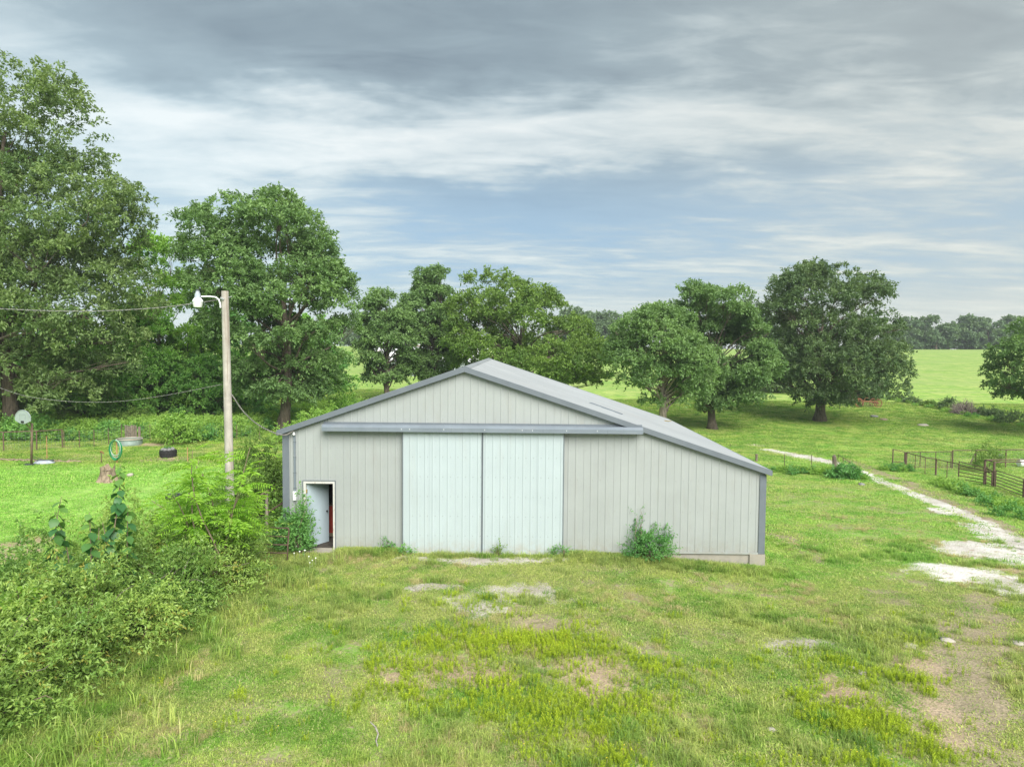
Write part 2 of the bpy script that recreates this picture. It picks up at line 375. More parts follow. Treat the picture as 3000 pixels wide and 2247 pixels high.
def blade_mat(name, fixed=None, mul=(1, 1, 1), dryshift=0.):
    M = bpy.data.materials.new(name); M.use_nodes = True; t = NT(M.node_tree); b = t.n['Principled BSDF']; o = t.n['Material Output']
    at = t.node('ShaderNodeAttribute', attribute_name='tint'); geo = t.node('ShaderNodeNewGeometry'); oi = t.node('ShaderNodeObjectInfo')
    if fixed:
        c = t.mix(at.outputs['Fac'], rgb(*fixed[0]), rgb(*fixed[1]))
    else:
        c, dry, n3 = grass_color(t, geo.outputs['Position'], dryshift)
        c = t.mix(1, c, t.mix(at.outputs['Fac'], rgb(.55, .62, .60), rgb(1.5, 1.42, 1.25)), 'MULTIPLY')
        c = t.mix(t.ramp(at.outputs['Fac'], .86, .95, 0, .7), c, rgb(.58, .51, .29))
    c = t.mix(1, c, t.mix(oi.outputs['Random'], rgb(.8, .82, .8), rgb(1.18, 1.15, 1.1)), 'MULTIPLY')
    t.put(b, 'Base Color', c); t.put(b, 'Roughness', .6); t.put(b, 'Specular IOR Level', .25)
    tr = t.node('ShaderNodeBsdfTranslucent'); t.put(tr, 0, c); mx = t.node('ShaderNodeMixShader'); mx.inputs[0].default_value = .35
    t.l.new(b.outputs[0], mx.inputs[1]); t.l.new(tr.outputs[0], mx.inputs[2]); t.l.new(mx.outputs[0], o.inputs[0])
    return M
M_GROUND = ground_mat()
M_BLADE = blade_mat('grass_blades')
M_STRAW = blade_mat('straw_blades', ((.40, .36, .15), (.62, .55, .30)))
M_WEED = blade_mat('weed_leaves', ((.19, .31, .02), (.46, .58, .04)))
M_FLOWER = mat('yellow_petals', (.75, .60, .03), .6)
M_FLOWERW = mat('white_petals', (.78, .80, .74), .6)
def gravel_mat(name, c1, c2, c3):
    M = bpy.data.materials.new(name); M.use_nodes = True; t = NT(M.node_tree); b = t.n['Principled BSDF']
    geo = t.node('ShaderNodeNewGeometry'); P = geo.outputs['Position']
    vo = t.node('ShaderNodeTexVoronoi'); t.put(vo, 'Vector', P); t.put(vo, 'Scale', 16.)
    c = t.mix(t.ramp(t.noise(P, .8, 5, .65), .35, .65), rgb(*c1), rgb(*c2))
    c = t.mix(t.ramp(t.noise(P, 3, 4, .65), .55, .7), c, rgb(*c3))
    c = t.mix(1, c, t.mix(t.ramp(t.noise(P, 22, 4, .7), .3, .7), rgb(.72, .72, .72), rgb(1.15, 1.15, 1.15)), 'MULTIPLY')
    t.put(b, 'Base Color', c); t.put(b, 'Roughness', .95); t.put(b, 'Specular IOR Level', .15)
    bn = t.node('ShaderNodeBump'); bn.inputs['Strength'].default_value = .6; bn.inputs['Distance'].default_value = .03
    t.put(bn, 'Height', t.math('ADD', vo.outputs[0], t.noise(P, 40, 3, .7))); t.put(b, 'Normal', bn.outputs[0])
    return M
M_GRAVEL = gravel_mat('white_gravel', (.50, .47, .42), (.68, .66, .62), (.38, .30, .22))
M_DIRT = gravel_mat('tan_dirt', (.27, .23, .15), (.35, .29, .20), (.21, .21, .09))
M_PINK = gravel_mat('pinkish_clay', (.35, .26, .18), (.42, .33, .23), (.24, .24, .10))
M_PATCH = gravel_mat('grey_gravel', (.36, .33, .28), (.48, .45, .40), (.20, .19, .10))

# ------------------------------------------------------------------ ground sheet
ys = np.concatenate([np.arange(-26, 40, .5), np.arange(40, 120, 2), np.arange(120, 420, 8), np.geomspace(430, 950, 8)])
xs = np.concatenate([-np.geomspace(900, 80, 12), np.arange(-76, -20, 2), np.arange(-20, 45, .5), np.arange(45, 130, 2), np.geomspace(135, 900, 12)])
XX, YY = np.meshgrid(xs, ys); ZZ = gh(XX, YY)
nx, ny = len(xs), len(ys); idx = np.arange(nx*ny).reshape(ny, nx)
Fq = np.stack([idx[:-1, :-1], idx[:-1, 1:], idx[1:, 1:], idx[1:, :-1]], -1).reshape(-1, 4)
ground = mk('ground', np.stack([XX, YY, ZZ], -1).reshape(-1, 3), Fq, M_GROUND, smooth=True)
tag(ground, kind='structure')

# bilinear height of the real mesh, so thin sheets sit exactly on it
def gm(x, y):
    x = np.asarray(x, float); y = np.asarray(y, float)
    i = np.clip(np.searchsorted(xs, x)-1, 0, nx-2); j = np.clip(np.searchsorted(ys, y)-1, 0, ny-2)
    tx = (x-xs[i])/(xs[i+1]-xs[i]); ty = (y-ys[j])/(ys[j+1]-ys[j])
    return (ZZ[j, i]*(1-tx)+ZZ[j, i+1]*tx)*(1-ty) + (ZZ[j+1, i]*(1-tx)+ZZ[j+1, i+1]*tx)*ty
_perm = rng.random((256, 256))
def vnoise(x, y, f):
    x = np.asarray(x)*f+100; y = np.asarray(y)*f+100; xi = np.floor(x).astype(int); yi = np.floor(y).astype(int)
    tx = x-xi; ty = y-yi; tx = tx*tx*(3-2*tx); ty = ty*ty*(3-2*ty)
    g = lambda a_, b_: _perm[a_ % 256, b_ % 256]
    return (g(xi, yi)*(1-tx)+g(xi+1, yi)*tx)*(1-ty)+(g(xi, yi+1)*(1-tx)+g(xi+1, yi+1)*tx)*ty
def fnoise(x, y, f, o=4):
    s_ = 0; a_ = 1; n_ = 0
    for k in range(o): s_ = s_+a_*vnoise(x+k*7.3, y-k*3.1, f*2**k); n_ += a_; a_ *= .6
    return s_/n_
def seg_dist(x, y, pts):
    best = np.full(np.shape(x), 1e9)
    for (x0, y0, w0), (x1, y1, w1) in zip(pts[:-1], pts[1:]):
        dx, dy = x1-x0, y1-y0; L = dx*dx+dy*dy+1e-9; t = np.clip(((x-x0)*dx+(y-y0)*dy)/L, 0, 1)
        d = np.hypot(x-x0-t*dx, y-y0-t*dy)/(w0+(w1-w0)*t); best = np.minimum(best, d)
    return best
BARE = []   # functions (x,y) -> 0..1 bareness, to thin the grass
def track(name, pixpts, material, res=.09, edge=.55, patchy=.5, amp=.035, lab=None):
    """bare strip or patch; (px, py, half width m) points on the ground"""
    pts = []
    for px, py, w in pixpts:
        x, y, z = G(px, py); pts.append((x, y, w*1.35))
    if len(pts) == 1: pts.append((pts[0][0]+.01, pts[0][1], pts[0][2]))
    P = np.array(pts); mw = P[:, 2].max()*1.7
    x0, x1, y0, y1 = P[:, 0].min()-mw, P[:, 0].max()+mw, P[:, 1].min()-mw, P[:, 1].max()+mw
    gx = np.arange(x0, x1, res); gy = np.arange(y0, y1, res); X, Y = np.meshgrid(gx, gy)
    d = seg_dist(X, Y, pts)
    def mask(X, Y):
        d_ = seg_dist(X, Y, pts); nz = .55*(fnoise(X, Y, 1.0, 4)-.5)+.75*(fnoise(X+5, Y, 4.5, 4)-.5)
        return (1-d_) + nz*3.0*patchy - (1-edge)*.45
    mval = mask(X, Y)
    Z = gm(X, Y) + np.clip(mval*amp, -.12, .012)
    keep = mval > -.6
    id_ = -np.ones(X.shape, int); id_[keep] = np.arange(keep.sum())
    f = np.stack([id_[:-1, :-1], id_[:-1, 1:], id_[1:, 1:], id_[1:, :-1]], -1).reshape(-1, 4); f = f[(f >= 0).all(1)]
    if len(f) == 0: return
    o = mk(name, np.stack([X, Y, Z], -1)[keep], f, material, smooth=True)
    tag(o, kind='structure')
    BARE.append(lambda x, y: np.clip(mask(x, y)*2.5, 0, 1)*(.78 if material in (M_DIRT, M_PINK) else 1))
    return o
track('gravel_track', [(2250, 1318, .5), (2330, 1335, .9), (2400, 1348, .9), (2480, 1365, .5), (2560, 1400, .35), (2660, 1440, .42), (2740, 1470, .5), (2800, 1492, .42), (2890, 1530, .4), (2960, 1570, .6), (3040, 1610, 1.0)], M_GRAVEL, edge=.8, patchy=.45)
track('dirt_track', [(2480, 1345, .4), (2560, 1378, .45), (2640, 1405, .45), (2740, 1455, .45), (2830, 1495, .4), (2920, 1535, .4), (3010, 1590, .5)], M_DIRT, edge=.7, patchy=.55)
track('gravel_patch', [(2740, 1490, .35), (2780, 1505, .35)], M_GRAVEL, edge=.7)
track('gravel_patch', [(2830, 1535, .4), (2880, 1560, .5)], M_GRAVEL, edge=.6)
track('gravel_patch', [(2740, 1668, .9), (2800, 1680, 1.0), (2900, 1690, .9), (3040, 1740, 1.0)], M_GRAVEL, edge=.75, patchy=.55)
track('gravel_patch', [(2860, 1612, 1.1), (2930, 1618, 1.4), (3040, 1640, 1.6), (3120, 1650, 1.6)], M_GRAVEL, edge=.85, patchy=.42)
track('gravel_patch', [(2900, 1562, .6), (3010, 1590, 1.0)], M_GRAVEL, edge=.8, patchy=.5)
track('gravel_patch', [(2900, 1700, .7), (2960, 1715, .9), (3060, 1745, 1.2)], M_GRAVEL, edge=.8, patchy=.5)
track('clay_patch', [(2960, 1672, .4), (3040, 1680, .5)], M_PINK, edge=.6, patchy=.6)
track('dirt_track', [(2900, 1750, .5), (2860, 1850, .8), (2830, 1950, .8), (2840, 2050, .8), (2880, 2150, .75), (2930, 2260, .7)], M_DIRT, edge=.62, patchy=.62)
track('dirt_track', [(2640, 1880, .5), (2720, 1950, .6), (2760, 2050, .6), (2830, 2200, .7)], M_PINK, edge=.35, patchy=.75)
track('gravel_patch', [(1320, 1760, .55), (1370, 1780, .5), (1430, 1790, .4)], M_PATCH, edge=.45, patchy=.8, res=.05)
track('gravel_patch', [(1470, 1740, .5), (1560, 1735, .6), (1630, 1755, .45)], M_PATCH, edge=.5, patchy=.75, res=.05)
track('gravel_patch', [(1230, 1722, .35), (1330, 1722, .2)], M_PATCH, edge=.35, patchy=.8, res=.05)
track('gravel_patch', [(1180, 1634, .22), (1330, 1640, .3), (1440, 1643, .4), (1560, 1640, .25), (1660, 1640, .2)], M_PATCH, edge=.7, patchy=.55, res=.05)
track('clay_patch', [(1180, 1980, .5), (1300, 1985, .6), (1440, 1970, .5)], M_PINK, edge=.35, patchy=.8, res=.06)
track('clay_patch', [(1730, 1960, .6), (1760, 2010, .5), (1720, 2040, .4)], M_PINK, edge=.45, patchy=.8, res=.06)
track('clay_patch', [(2450, 2020, .6), (2580, 2060, .6)], M_PINK, edge=.4, patchy=.8, res=.06)
track('clay_patch', [(2280, 1900, .5), (2400, 1890, .4)], M_PATCH, edge=.3, patchy=.8, res=.06)
track('clay_patch', [(1560, 1825, .9), (1700, 1830, .6)], M_DIRT, edge=.15, patchy=.9, res=.06)
track('clay_patch', [(2280, 1570, .6), (2400, 1640, .6)], M_DIRT, edge=.2, patchy=.9, res=.06)
track('sandy_patch', [(30, 1620, .9), (90, 1590, .8)], M_PINK, edge=.8, patchy=.4)
track('sandy_patch', [(455, 1345, .7), (510, 1345, .7)], M_PINK, edge=.7, patchy=.4)
track('sandy_patch', [(430, 1303, .6), (470, 1303, .6)], M_PINK, edge=.7, patchy=.4)
track('gravel_patch', [(2205, 1303, .5), (2225, 1306, .4)], M_GRAVEL, edge=.8, patchy=.3)

# ------------------------------------------------------------------ the barn
BW, BL, HL, HR, HA, AX = 14.63, 14.94, 3.677, 2.603, 5.598, 5.519
def roofz(x): return HL+(HA-HL)*x/AX if x <= AX else HA+(HR-HA)*(x-AX)/(BW-AX)
def PF(px, py, yp=0.):
    d = ray(px, py); t = (yp-CAM[1])/d[1]; p = CAM+d*t; return p[0], p[2]
barn = thing('metal_barn', 'grey metal-sided barn with gable roof and two closed pale sliding doors', 'barn', (0, 0, 0))
P_ = .2286      # rib spacing
def rib_profile(x0, x1, step=P_):
    """(x, depth) profile with a rib every step"""
    prof = [(x0, 0.)]; k = math.ceil((x0+.03)/step)
    while k*step < x1-.03:
        c = k*step
        for dx, dd in ((-.030, 0), (-.013, .011), (.013, .011), (.030, 0)): prof.append((c+dx, dd))
        k += 1
    prof.append((x1, 0.)); return [p for p in prof if x0-1e-6 <= p[0] <= x1+1e-6]
def sheet(name, x0, x1, zb, zt, yf, mt, parent, mapf=None, step=P_):
    """ribbed sheet from x0..x1, bottom zb, top zt(x); faces -y at yf. mapf maps (x, d, z)"""
    prof = rib_profile(x0, x1, step); V = []; Fc = []
    for x, d in prof:
        top = zt(x) if callable(zt) else zt
        V += [mapf(x, d, zb), mapf(x, d, top)] if mapf else [(x, yf-d, zb), (x, yf-d, top)]
    V2 = []
    for x, d in prof:
        top = zt(x) if callable(zt) else zt
        V2 += [mapf(x, -.03, zb), mapf(x, -.03, top)] if mapf else [(x, yf+.03, zb), (x, yf+.03, top)]
    k = len(prof)
    for i in range(k-1): Fc.append((2*i, 2*i+2, 2*i+3, 2*i+1))
    o = 2*k
    for i in range(k-1): Fc.append((o+2*i+1, o+2*i+3, o+2*i+2, o+2*i))
    for i in range(k-1): Fc += [(2*i+1, 2*i+3, o+2*i+3, o+2*i+1), (o+2*i, o+2*i+2, 2*i+2, 2*i)]
    Fc += [(0, 1, o+1, o), (2*k-2, o+2*k-2, o+2*k-1, 2*k-1)]
    return mk(name, V+V2, Fc, mt, parent)
dx0, dz1 = PF(889, 1407); dx1, _ = PF(983, 1407)          # walk door opening
sx0, _ = PF(1183, 1620); sx1, _ = PF(1647, 1625); sxm, _ = PF(1412.5, 1620)
NPAN = 16; PWD = BW/NPAN
for i in range(NPAN):
    a0, a1 = i*PWD+.002, (i+1)*PWD-.002
    if a1 <= dx0 or a0 >= dx1:
        sheet('siding_panel', a0, a1, 0.0, lambda x: roofz(x)-.13, 0, M_SIDING, barn)
    else:
        if a0 < dx0-.01: sheet('siding_panel', a0, min(a1, dx0), 0, lambda x: roofz(x)-.13, 0, M_SIDING, barn)
        if a1 > dx1+.01: sheet('siding_panel', max(a0, dx1), a1, 0, lambda x: roofz(x)-.13, 0, M_SIDING, barn)
        q0, q1 = max(a0, dx0+.001), min(a1, dx1-.001)
        if q1 > q0: sheet('siding_panel', q0, q1, dz1, lambda x: roofz(x)-.13, 0, M_SIDING, barn)
for i in range(16):
    w = BL/16; b0, b1 = i*w+.002, (i+1)*w-.002
    sheet('siding_panel', b0, b1, 0., HL-.13, 0, M_SIDING, barn, mapf=lambda x, d, z: (-d+.0, x, z))
    sheet('siding_panel', b0, b1, 0., HR-.13, 0, M_SIDING, barn, mapf=lambda x, d, z: (BW+d, x, z))
    sheet('siding_panel', i*PWD+.002, (i+1)*PWD-.002, 0., lambda x: roofz(x)-.13, 0, M_SIDING, barn, mapf=lambda x, d, z: (x, BL+d, z))
# roof sheets: run down the slope, ribs along the slope
OH = .12
def roof_sheet(b0, b1, right):
    if right:
        sl = (HR-HA)/(BW-AX); xa, xb = AX, BW+.12
    else:
        sl = (HA-HL)/AX; xa, xb = -.12, AX
    def f(u, d, t):   # u along y, t 0..1 along the slope in x
        x = xa+(xb-xa)*t; z = (HA+sl*(x-AX))
        return (x, u, z+d*2.2)
    return sheet('roof_panel', b0, b1, 0., 1., 0, M_ROOF, barn, mapf=f)
for i in range(16):
    w = (BL+2*OH)/16; b0, b1 = -OH+i*w+.002, -OH+(i+1)*w-.002
    roof_sheet(b0, b1, True); roof_sheet(b0, b1, False)
# patched strip and fallen leaves on the right slope
slr = (HR-HA)/(BW-AX)
def RP(px, py):   # point of the right roof plane seen there
    d = ray(px, py); nrm = np.array([-slr, 0, 1.]); p0 = np.array([AX, 0, HA]); t = ((p0-CAM)@nrm)/(d@nrm); return CAM+d*t
mb = MB(); p, q = RP(1728, 1182), RP(1822, 1216); mb.obox(p+np.array([0, 0, .03]), q+np.array([0, 0, .03]), .20, .012); mb.build('sealant_strip', M_TRIM, barn)
lp = RP(1952, 1236)
mb = MB()
for k in range(7): mb.obox(lp+np.array([.10*(k % 3)-.1, .12*(k//3)-.1, .045]), lp+np.array([.10*(k % 3)+.02, .12*(k//3)-.04, .05]), .07, .006)
tag(mb.build('dry_leaves', M_BRASS, None), 'few yellow-brown dry leaves lying near the far eave of the barn roof', 'leaves', kind='stuff')
# ridge cap
mb = MB(); sl2 = (HA-HL)/AX
for s_, sl_ in ((-1, sl2), (1, -slr)):
    V = [(AX, -OH-.02, HA+.035), (AX+s_*.17, -OH-.02, HA+.03-.17*sl_), (AX+s_*.17, BL+OH, HA+.03-.17*sl_), (AX, BL+OH, HA+.035)]
    mb.add(V, [(0, 1, 2, 3)] if s_ > 0 else [(3, 2, 1, 0)])
mb.build('ridge_cap', M_ROOF, barn)
# rake trims (front and back)
def rake(xa, xb, y0, y1):
    mb = MB(); V = []
    za, zb = [HA+sl_*(x-AX) for x, sl_ in ((xa, -slr*-1 if xa >= AX else sl2), (xb, slr if xb > AX else sl2))]
    if xa >= AX: za = HA+slr*(xa-AX)
    for x, z in ((xa, za), (xb, zb)):
        for y in (y0, y1):
            for dz in (-.138, .026): V.append((x, y, z+dz))
    mb.add(V, [(0, 1, 5, 4), (2, 6, 7, 3), (1, 3, 7, 5), (0, 4, 6, 2), (0, 2, 3, 1), (4, 5, 7, 6)])
    mb.build('rake_trim', M_TRIM, barn)
rake(AX+.001, BW+.15, -OH-.05, -OH+.0); rake(-.15, AX-.001, -OH-.05, -OH+.0)
rake(AX+.001, BW+.15, BL+OH+.001, BL+OH+.04); rake(-.15, AX-.001, BL+OH+.001, BL+OH+.04)
# soffit strip just behind the rake
for xa, xb in ((-.1, AX), (AX, BW+.1)):
    za = HA+(sl2 if xa < AX-.1 else slr)*(xa-AX); zb = HA+(slr if xb > AX+.1 else sl2)*(xb-AX)
    mb = MB(); V = []
    for x, z in ((xa, za), (xb, zb)):
        for y in (-OH+.003, .0):
            for dz in (-.15, -.12): V.append((x, y, z+dz))
    mb.add(V, [(0, 1, 5, 4), (2, 6, 7, 3), (1, 3, 7, 5), (0, 4, 6, 2), (0, 2, 3, 1), (4, 5, 7, 6)]); mb.build('soffit', M_TRIM, barn)
mb = MB(); mb.box(-.035, .17, -.035, -.024, 0, HL-.16); mb.box(-.035, -.024, -.024, .17, 0, HL-.16); mb.build('corner_trim', M_TRIM, barn)
mb = MB(); mb.box(BW-.16, BW+.035, -.035, -.024, 0, HR-.18); mb.box(BW+.024, BW+.035, -.024, .17, 0, HR-.18); mb.build('corner_trim', M_TRIM, barn)
for xe, ze in ((-.13, HL-.03), (BW+.12, HR-.02)):
    mb = MB(); mb.box(min(xe, xe-.06*(1 if xe < 0 else -1)), max(xe, xe-.06*(1 if xe < 0 else -1)), -OH, BL+OH, ze-.16, ze-.02); mb.build('eave_trim', M_TRIM, barn)
# base flashing, foundation, floor
for f0, f1 in ((.02, dx0-.06), (dx1+.06, sx0-.02), (sx1+.03, BW-.17)):
    mb = MB(); mb.box(f0, f1, -.045, -.032, -.012, .045); mb.build('base_flashing', M_SIDING, barn)
mb = MB(); mb.box(0.0, BW-.42, .005, BL-.005, -.62, -.004); mb.box(BW-.42, BW+.05, -.05, BL+.02, -.75, -.008); mb.build('foundation', M_CONC, barn)
mb = MB(); mb.box(dx0-.02, dx1+.05, -.22, .0, -.16, -.02); mb.build('door_step', M_CONC, barn)
# sliding door hood
hx0, hz0 = PF(943, 1258, -.25); hx1, hz1 = PF(1884, 1264, -.25); hz = (hz0+hz1)/2-.06; 
mb = MB(); V = []
for x in (hx0, hx1):
    for y, z in ((-.03, hz+.215), (-.22, hz+.185), (-.30, hz+.12), (-.30, hz+.0), (-.285, hz+.0), (-.285, hz+.11), (-.21, hz+.17), (-.03, hz+.19)): V.append((x, y, z))
k = 8; mb.add(V, [(j, k+j, k+(j+1) % k, (j+1) % k) for j in range(k)]+[tuple(range(k)), tuple(range(2*k-1, k-1, -1))])
hood = mb.build('door_track_hood', M_HOOD, barn)
mb = MB(); mb.box(hx0, hx1, -.05, -.031, hz+.216, hz+.25); mb.build('flashing', M_TRIM, hood)
for t_ in (.18, .405, .69, .89):
    mb = MB(); x = hx0+(hx1-hx0)*t_; mb.box(x-.006, x+.006, -.3035, -.3005, hz, hz+.12); mb.build('hood_seam', M_TRIM, hood)
mb = MB()
for px in (1176, 1200, 1300, 1420, 1530, 1560, 1660, 1750):
    x, _ = PF(px, 1262, -.3); mb.box(x-.006, x+.006, -.3045, -.3006, hz+.06, hz+.10)
mb.build('hood_scratches', M_WHITE, hood)['kind'] = 'stuff'
mb = MB(); mb.box(hx0+.05, hx1-.05, -.19, -.12, hz+.03, hz+.11); mb.build('door_track', M_GALV, barn)
# sliding doors
SH = hz+.05; ZB = PF(1400, 1627, -.13)[1]
for k_, (a0, a1) in enumerate(((sx0, sxm-.022), (sxm+.022, sx1))):
    door = bpy.data.objects.new('sliding_door', None); COL.objects.link(door); door.parent = barn; ORG[door] = np.zeros(3)
    nP = 3; w = (a1-a0)/nP
    for j in range(nP):
        sheet('door_panel', a0+j*w+.0015, a0+(j+1)*w-.0015, ZB, SH, -.13, M_DOOR, door, mapf=(lambda off: (lambda x, d, z: (x, -.13-d, z)))(0))
    mb = MB()
    for s0, s1 in ((a0-.018, a0-.001), (a1+.001, a1+.018)): mb.box(s0, s1, -.158, -.085, ZB-.012, SH)
    mb.box(a0, a1, -.150, -.085, ZB-.03, ZB-.001); mb.build('edge_channel', M_TRIM if k_ == 0 else M_TRIM, door)
    mb = MB(); z0 = PF(1400, 1340, -.13)[1]; stepz = (PF(1400, 1340, -.13)[1]-PF(1400, 1570, -.13)[1])/4
    for r_ in range(5):
        c = math.ceil(a0/P_)*P_
        while c < a1:
            for o_ in (.075,):
                mb.box(c+o_-.008, c+o_+.008, -.138, -.130, z0-r_*stepz-.008, z0-r_*stepz+.008)
            c += P_
    mb.build('screws', M_GREYST, door)['kind'] = 'stuff'
mb = MB(); mb.box(sxm-.006, sxm+.006, -.125, -.09, ZB, SH); mb.build('door_gap_shade', M_DARKGAP, barn)  # dark strip painted in as the shade where the two doors meet
mb = MB()   # screws on the siding
rr = random.Random(3)
for zrow in (.35, 1.25, 2.2, 3.1, 4.0, 4.8):
    for c in range(1, 64):
        x = c*P_+.05
        if zrow < roofz(x)-.3 and not (sx0-.1 < x < sx1 and zrow < SH) and not (dx0-.2 < x < dx1+.1 and zrow < 2.2) and rr.random() < .8:
            mb.box(x-.006, x+.006, -.006, -.0005, zrow-.006, zrow+.006)
mb.build('siding_screws', M_GREYST, barn)['kind'] = 'stuff'
# walk door
zt = dz1
fr = bpy.data.objects.new('door_frame', None); COL.objects.link(fr); fr.parent = barn; ORG[fr] = np.zeros(3)
mb = MB(); mb.box(dx0+.012, dx0+.085, -.05, .06, -.02, zt-.012); mb.build('jamb', M_WHITEP, fr)
mb = MB(); mb.box(dx1-.068, dx1-.012, -.05, .06, -.02, zt-.012); mb.build('jamb', M_WHITEP, fr)
mb = MB(); mb.box(dx0+.0855, dx1-.0685, -.048, .06, zt-.085, zt-.012); mb.build('lintel', M_WHITEP, fr)
mb = MB(); mb.box(dx0-.012, dx0+.0115, -.055, -.028, -.0, zt+.012); mb.box(dx1-.0115, dx1+.012, -.055, -.028, .0, zt+.012); mb.box(dx0-.012, dx1+.012, -.056, -.028, zt-.0115, zt+.014)
mb.build('casing', M_TRIM, fr)
da0 = dx0+.095; dlen = dx1-dx0-.17
ang = R(58); leaf = bpy.data.objects.new('open_door', None); COL.objects.link(leaf); leaf.parent = barn; ORG[leaf] = np.zeros(3)
leaf['label'] = 'pale blue walk door swung half open into the barn'
u = np.array([math.cos(ang), math.sin(ang), 0]); h0 = np.array([da0, .05, 0])
mb = MB(); mb.obox(h0+np.array([0, 0, 1.0*(zt-.1)/2+.0]), h0+u*dlen*1.05+np.array([0, 0, (zt-.1)/2]), .04, zt-.12); mb.build('door_slab', M_LEAFDOOR, leaf)
for zf in (.36, .86):
    mb = MB(); zc = (zt-.1)*zf+.05; mb.box(da0-.012, da0+.02, -.012, .03, zc-.05, zc+.05); mb.build('hinge', M_BRASS, leaf)
kp = h0+u*dlen*.96+np.array([.03, -.055, zt*.48]); mb = MB(); mb.lathe(kp, [(.0, -.03), (.025, -.02), (.03, 0), (.025, .02), (0, .03)], 10); arc_z(mb.build('door_knob', M_BLACK, leaf), 80)
# interior
mb = MB(); mb.box(.2, BW-.2, .08, BL-.08, -.003, .012); mb.build('floor_slab', M_DARKIN, barn)
mb = MB(); mb.box(.12, 4.2, 3.6, 3.66, .0, 3.3); mb.build('partition', M_DARKIN, barn)
mb = MB(); mb.box(dx0-.1, dx1+.9, 1.32, 1.62, .02, 1.02)
cab = mb.build('cabinet', M_RED, None, loc=None); tag(cab, 'red scuffed cabinet just inside the open barn door', 'cabinet')
mb = MB(); mb.box(dx0-.1, dx1+.9, 1.30, 1.62, 1.021, 1.05); mb.build('countertop', M_STUMP, cab)
mb = MB(); mb.box(dx0-.1, dx1+.9, 1.315, 1.3195, .02, .13); mb.build('kickboard', M_DIRT, cab)
# conduit on the left of the front wall
cx_, cz_ = PF(864, 1270); _, cb = PF(864, 1438); _, cbb = PF(864, 1462)
cond = bpy.data.objects.new('conduit', None); COL.objects.link(cond); cond.parent = barn; ORG[cond] = np.zeros(3)
mb = MB(); mb.box(cx_-.03, cx_+.03, -.055, -.021, cb, cz_-.05); mb.build('conduit_strip', M_HOOD, cond)
for zz_ in np.linspace(cb+.1, cz_-.25, 4):
    mb = MB(); mb.box(cx_-.042, cx_+.042, -.06, -.020, zz_-.012, zz_+.012); mb.build('strap', M_TRIM, cond)
mb = MB(); mb.box(cx_-.05, cx_+.05, -.09, -.021, cbb-.02, cb); arc_z(mb.build('junction_box', M_WHITE, cond))
mb = MB(); mb.tube([(cx_+.05, -.055, cbb), (cx_+.03, -.055, cbb-.06), (cx_+.03, -.055, 1.0), (cx_+.03, -.055, .6)], .014, 6); mb.build('riser_pipe', M_GALV, cond)
mb = MB(); mb.lathe((cx_+.0, -.1, cz_+.0), [(.0, -.05), (.035, -.04), (.045, 0), (.02, .02), (.035, .05), (0, .06)], 10); mb.build('insulator', M_WHITE, cond)

# ------------------------------------------------------------------ foliage engine
def unit(v): return v/np.maximum(np.linalg.norm(v, axis=-1, keepdims=True), 1e-9)
def leaves(C, D, Ln, Wd, tint, r, curl=.15, fold=.18):
    """one 4-vertex folded leaf per row: base C, direction D"""
    n_ = len(C); D = unit(D); up = unit(r.normal(size=(n_, 3))*.55+np.array([0, 0, 1.0]))
    S = unit(np.cross(D, up)); N = np.cross(S, D)
    Ln = np.broadcast_to(Ln, n_)[:, None]; Wd = np.broadcast_to(Wd, n_)[:, None]
    mid = C+D*Ln*.45
    V = np.stack([C, mid+S*Wd*.5+N*Wd*fold, C+D*Ln-N*Ln*curl, mid-S*Wd*.5+N*Wd*fold], 1).reshape(-1, 3)
    i = np.arange(n_)[:, None]*4
    Fc = np.concatenate([i+np.array([0, 1, 2]), i+np.array([0, 2, 3])], 0)
    return V, Fc, np.repeat(tint, 4)
def twigs(P, D, tl, nl, Ln, Wd, r, tint, droop=.25, spread=.9):
    """P twig bases, D directions; nl leaves on each"""
    n_ = len(P); D = unit(D); t = np.tile((np.arange(nl)+.5)/nl, (n_, 1))+r.uniform(-.06, .06, (n_, nl))
    tl_ = np.broadcast_to(tl, n_)[:, None]
    B = P[:, None, :]+D[:, None, :]*(t*tl_)[..., None]; B[..., 2] -= droop*(t**2)*tl_
    side = unit(r.normal(size=(n_, nl, 3))); LD = D[:, None, :]*(1-spread*.5)+side*spread
    C = B.reshape(-1, 3); LD = LD.reshape(-1, 3)
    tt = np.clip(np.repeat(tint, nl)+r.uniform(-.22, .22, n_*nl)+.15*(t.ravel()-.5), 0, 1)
    sz = r.uniform(.7, 1.25, n_*nl)
    return leaves(C, LD, Ln*sz, Wd*sz, tt, r)
def sph(n_, r): return unit(r.normal(size=(n_, 3)))
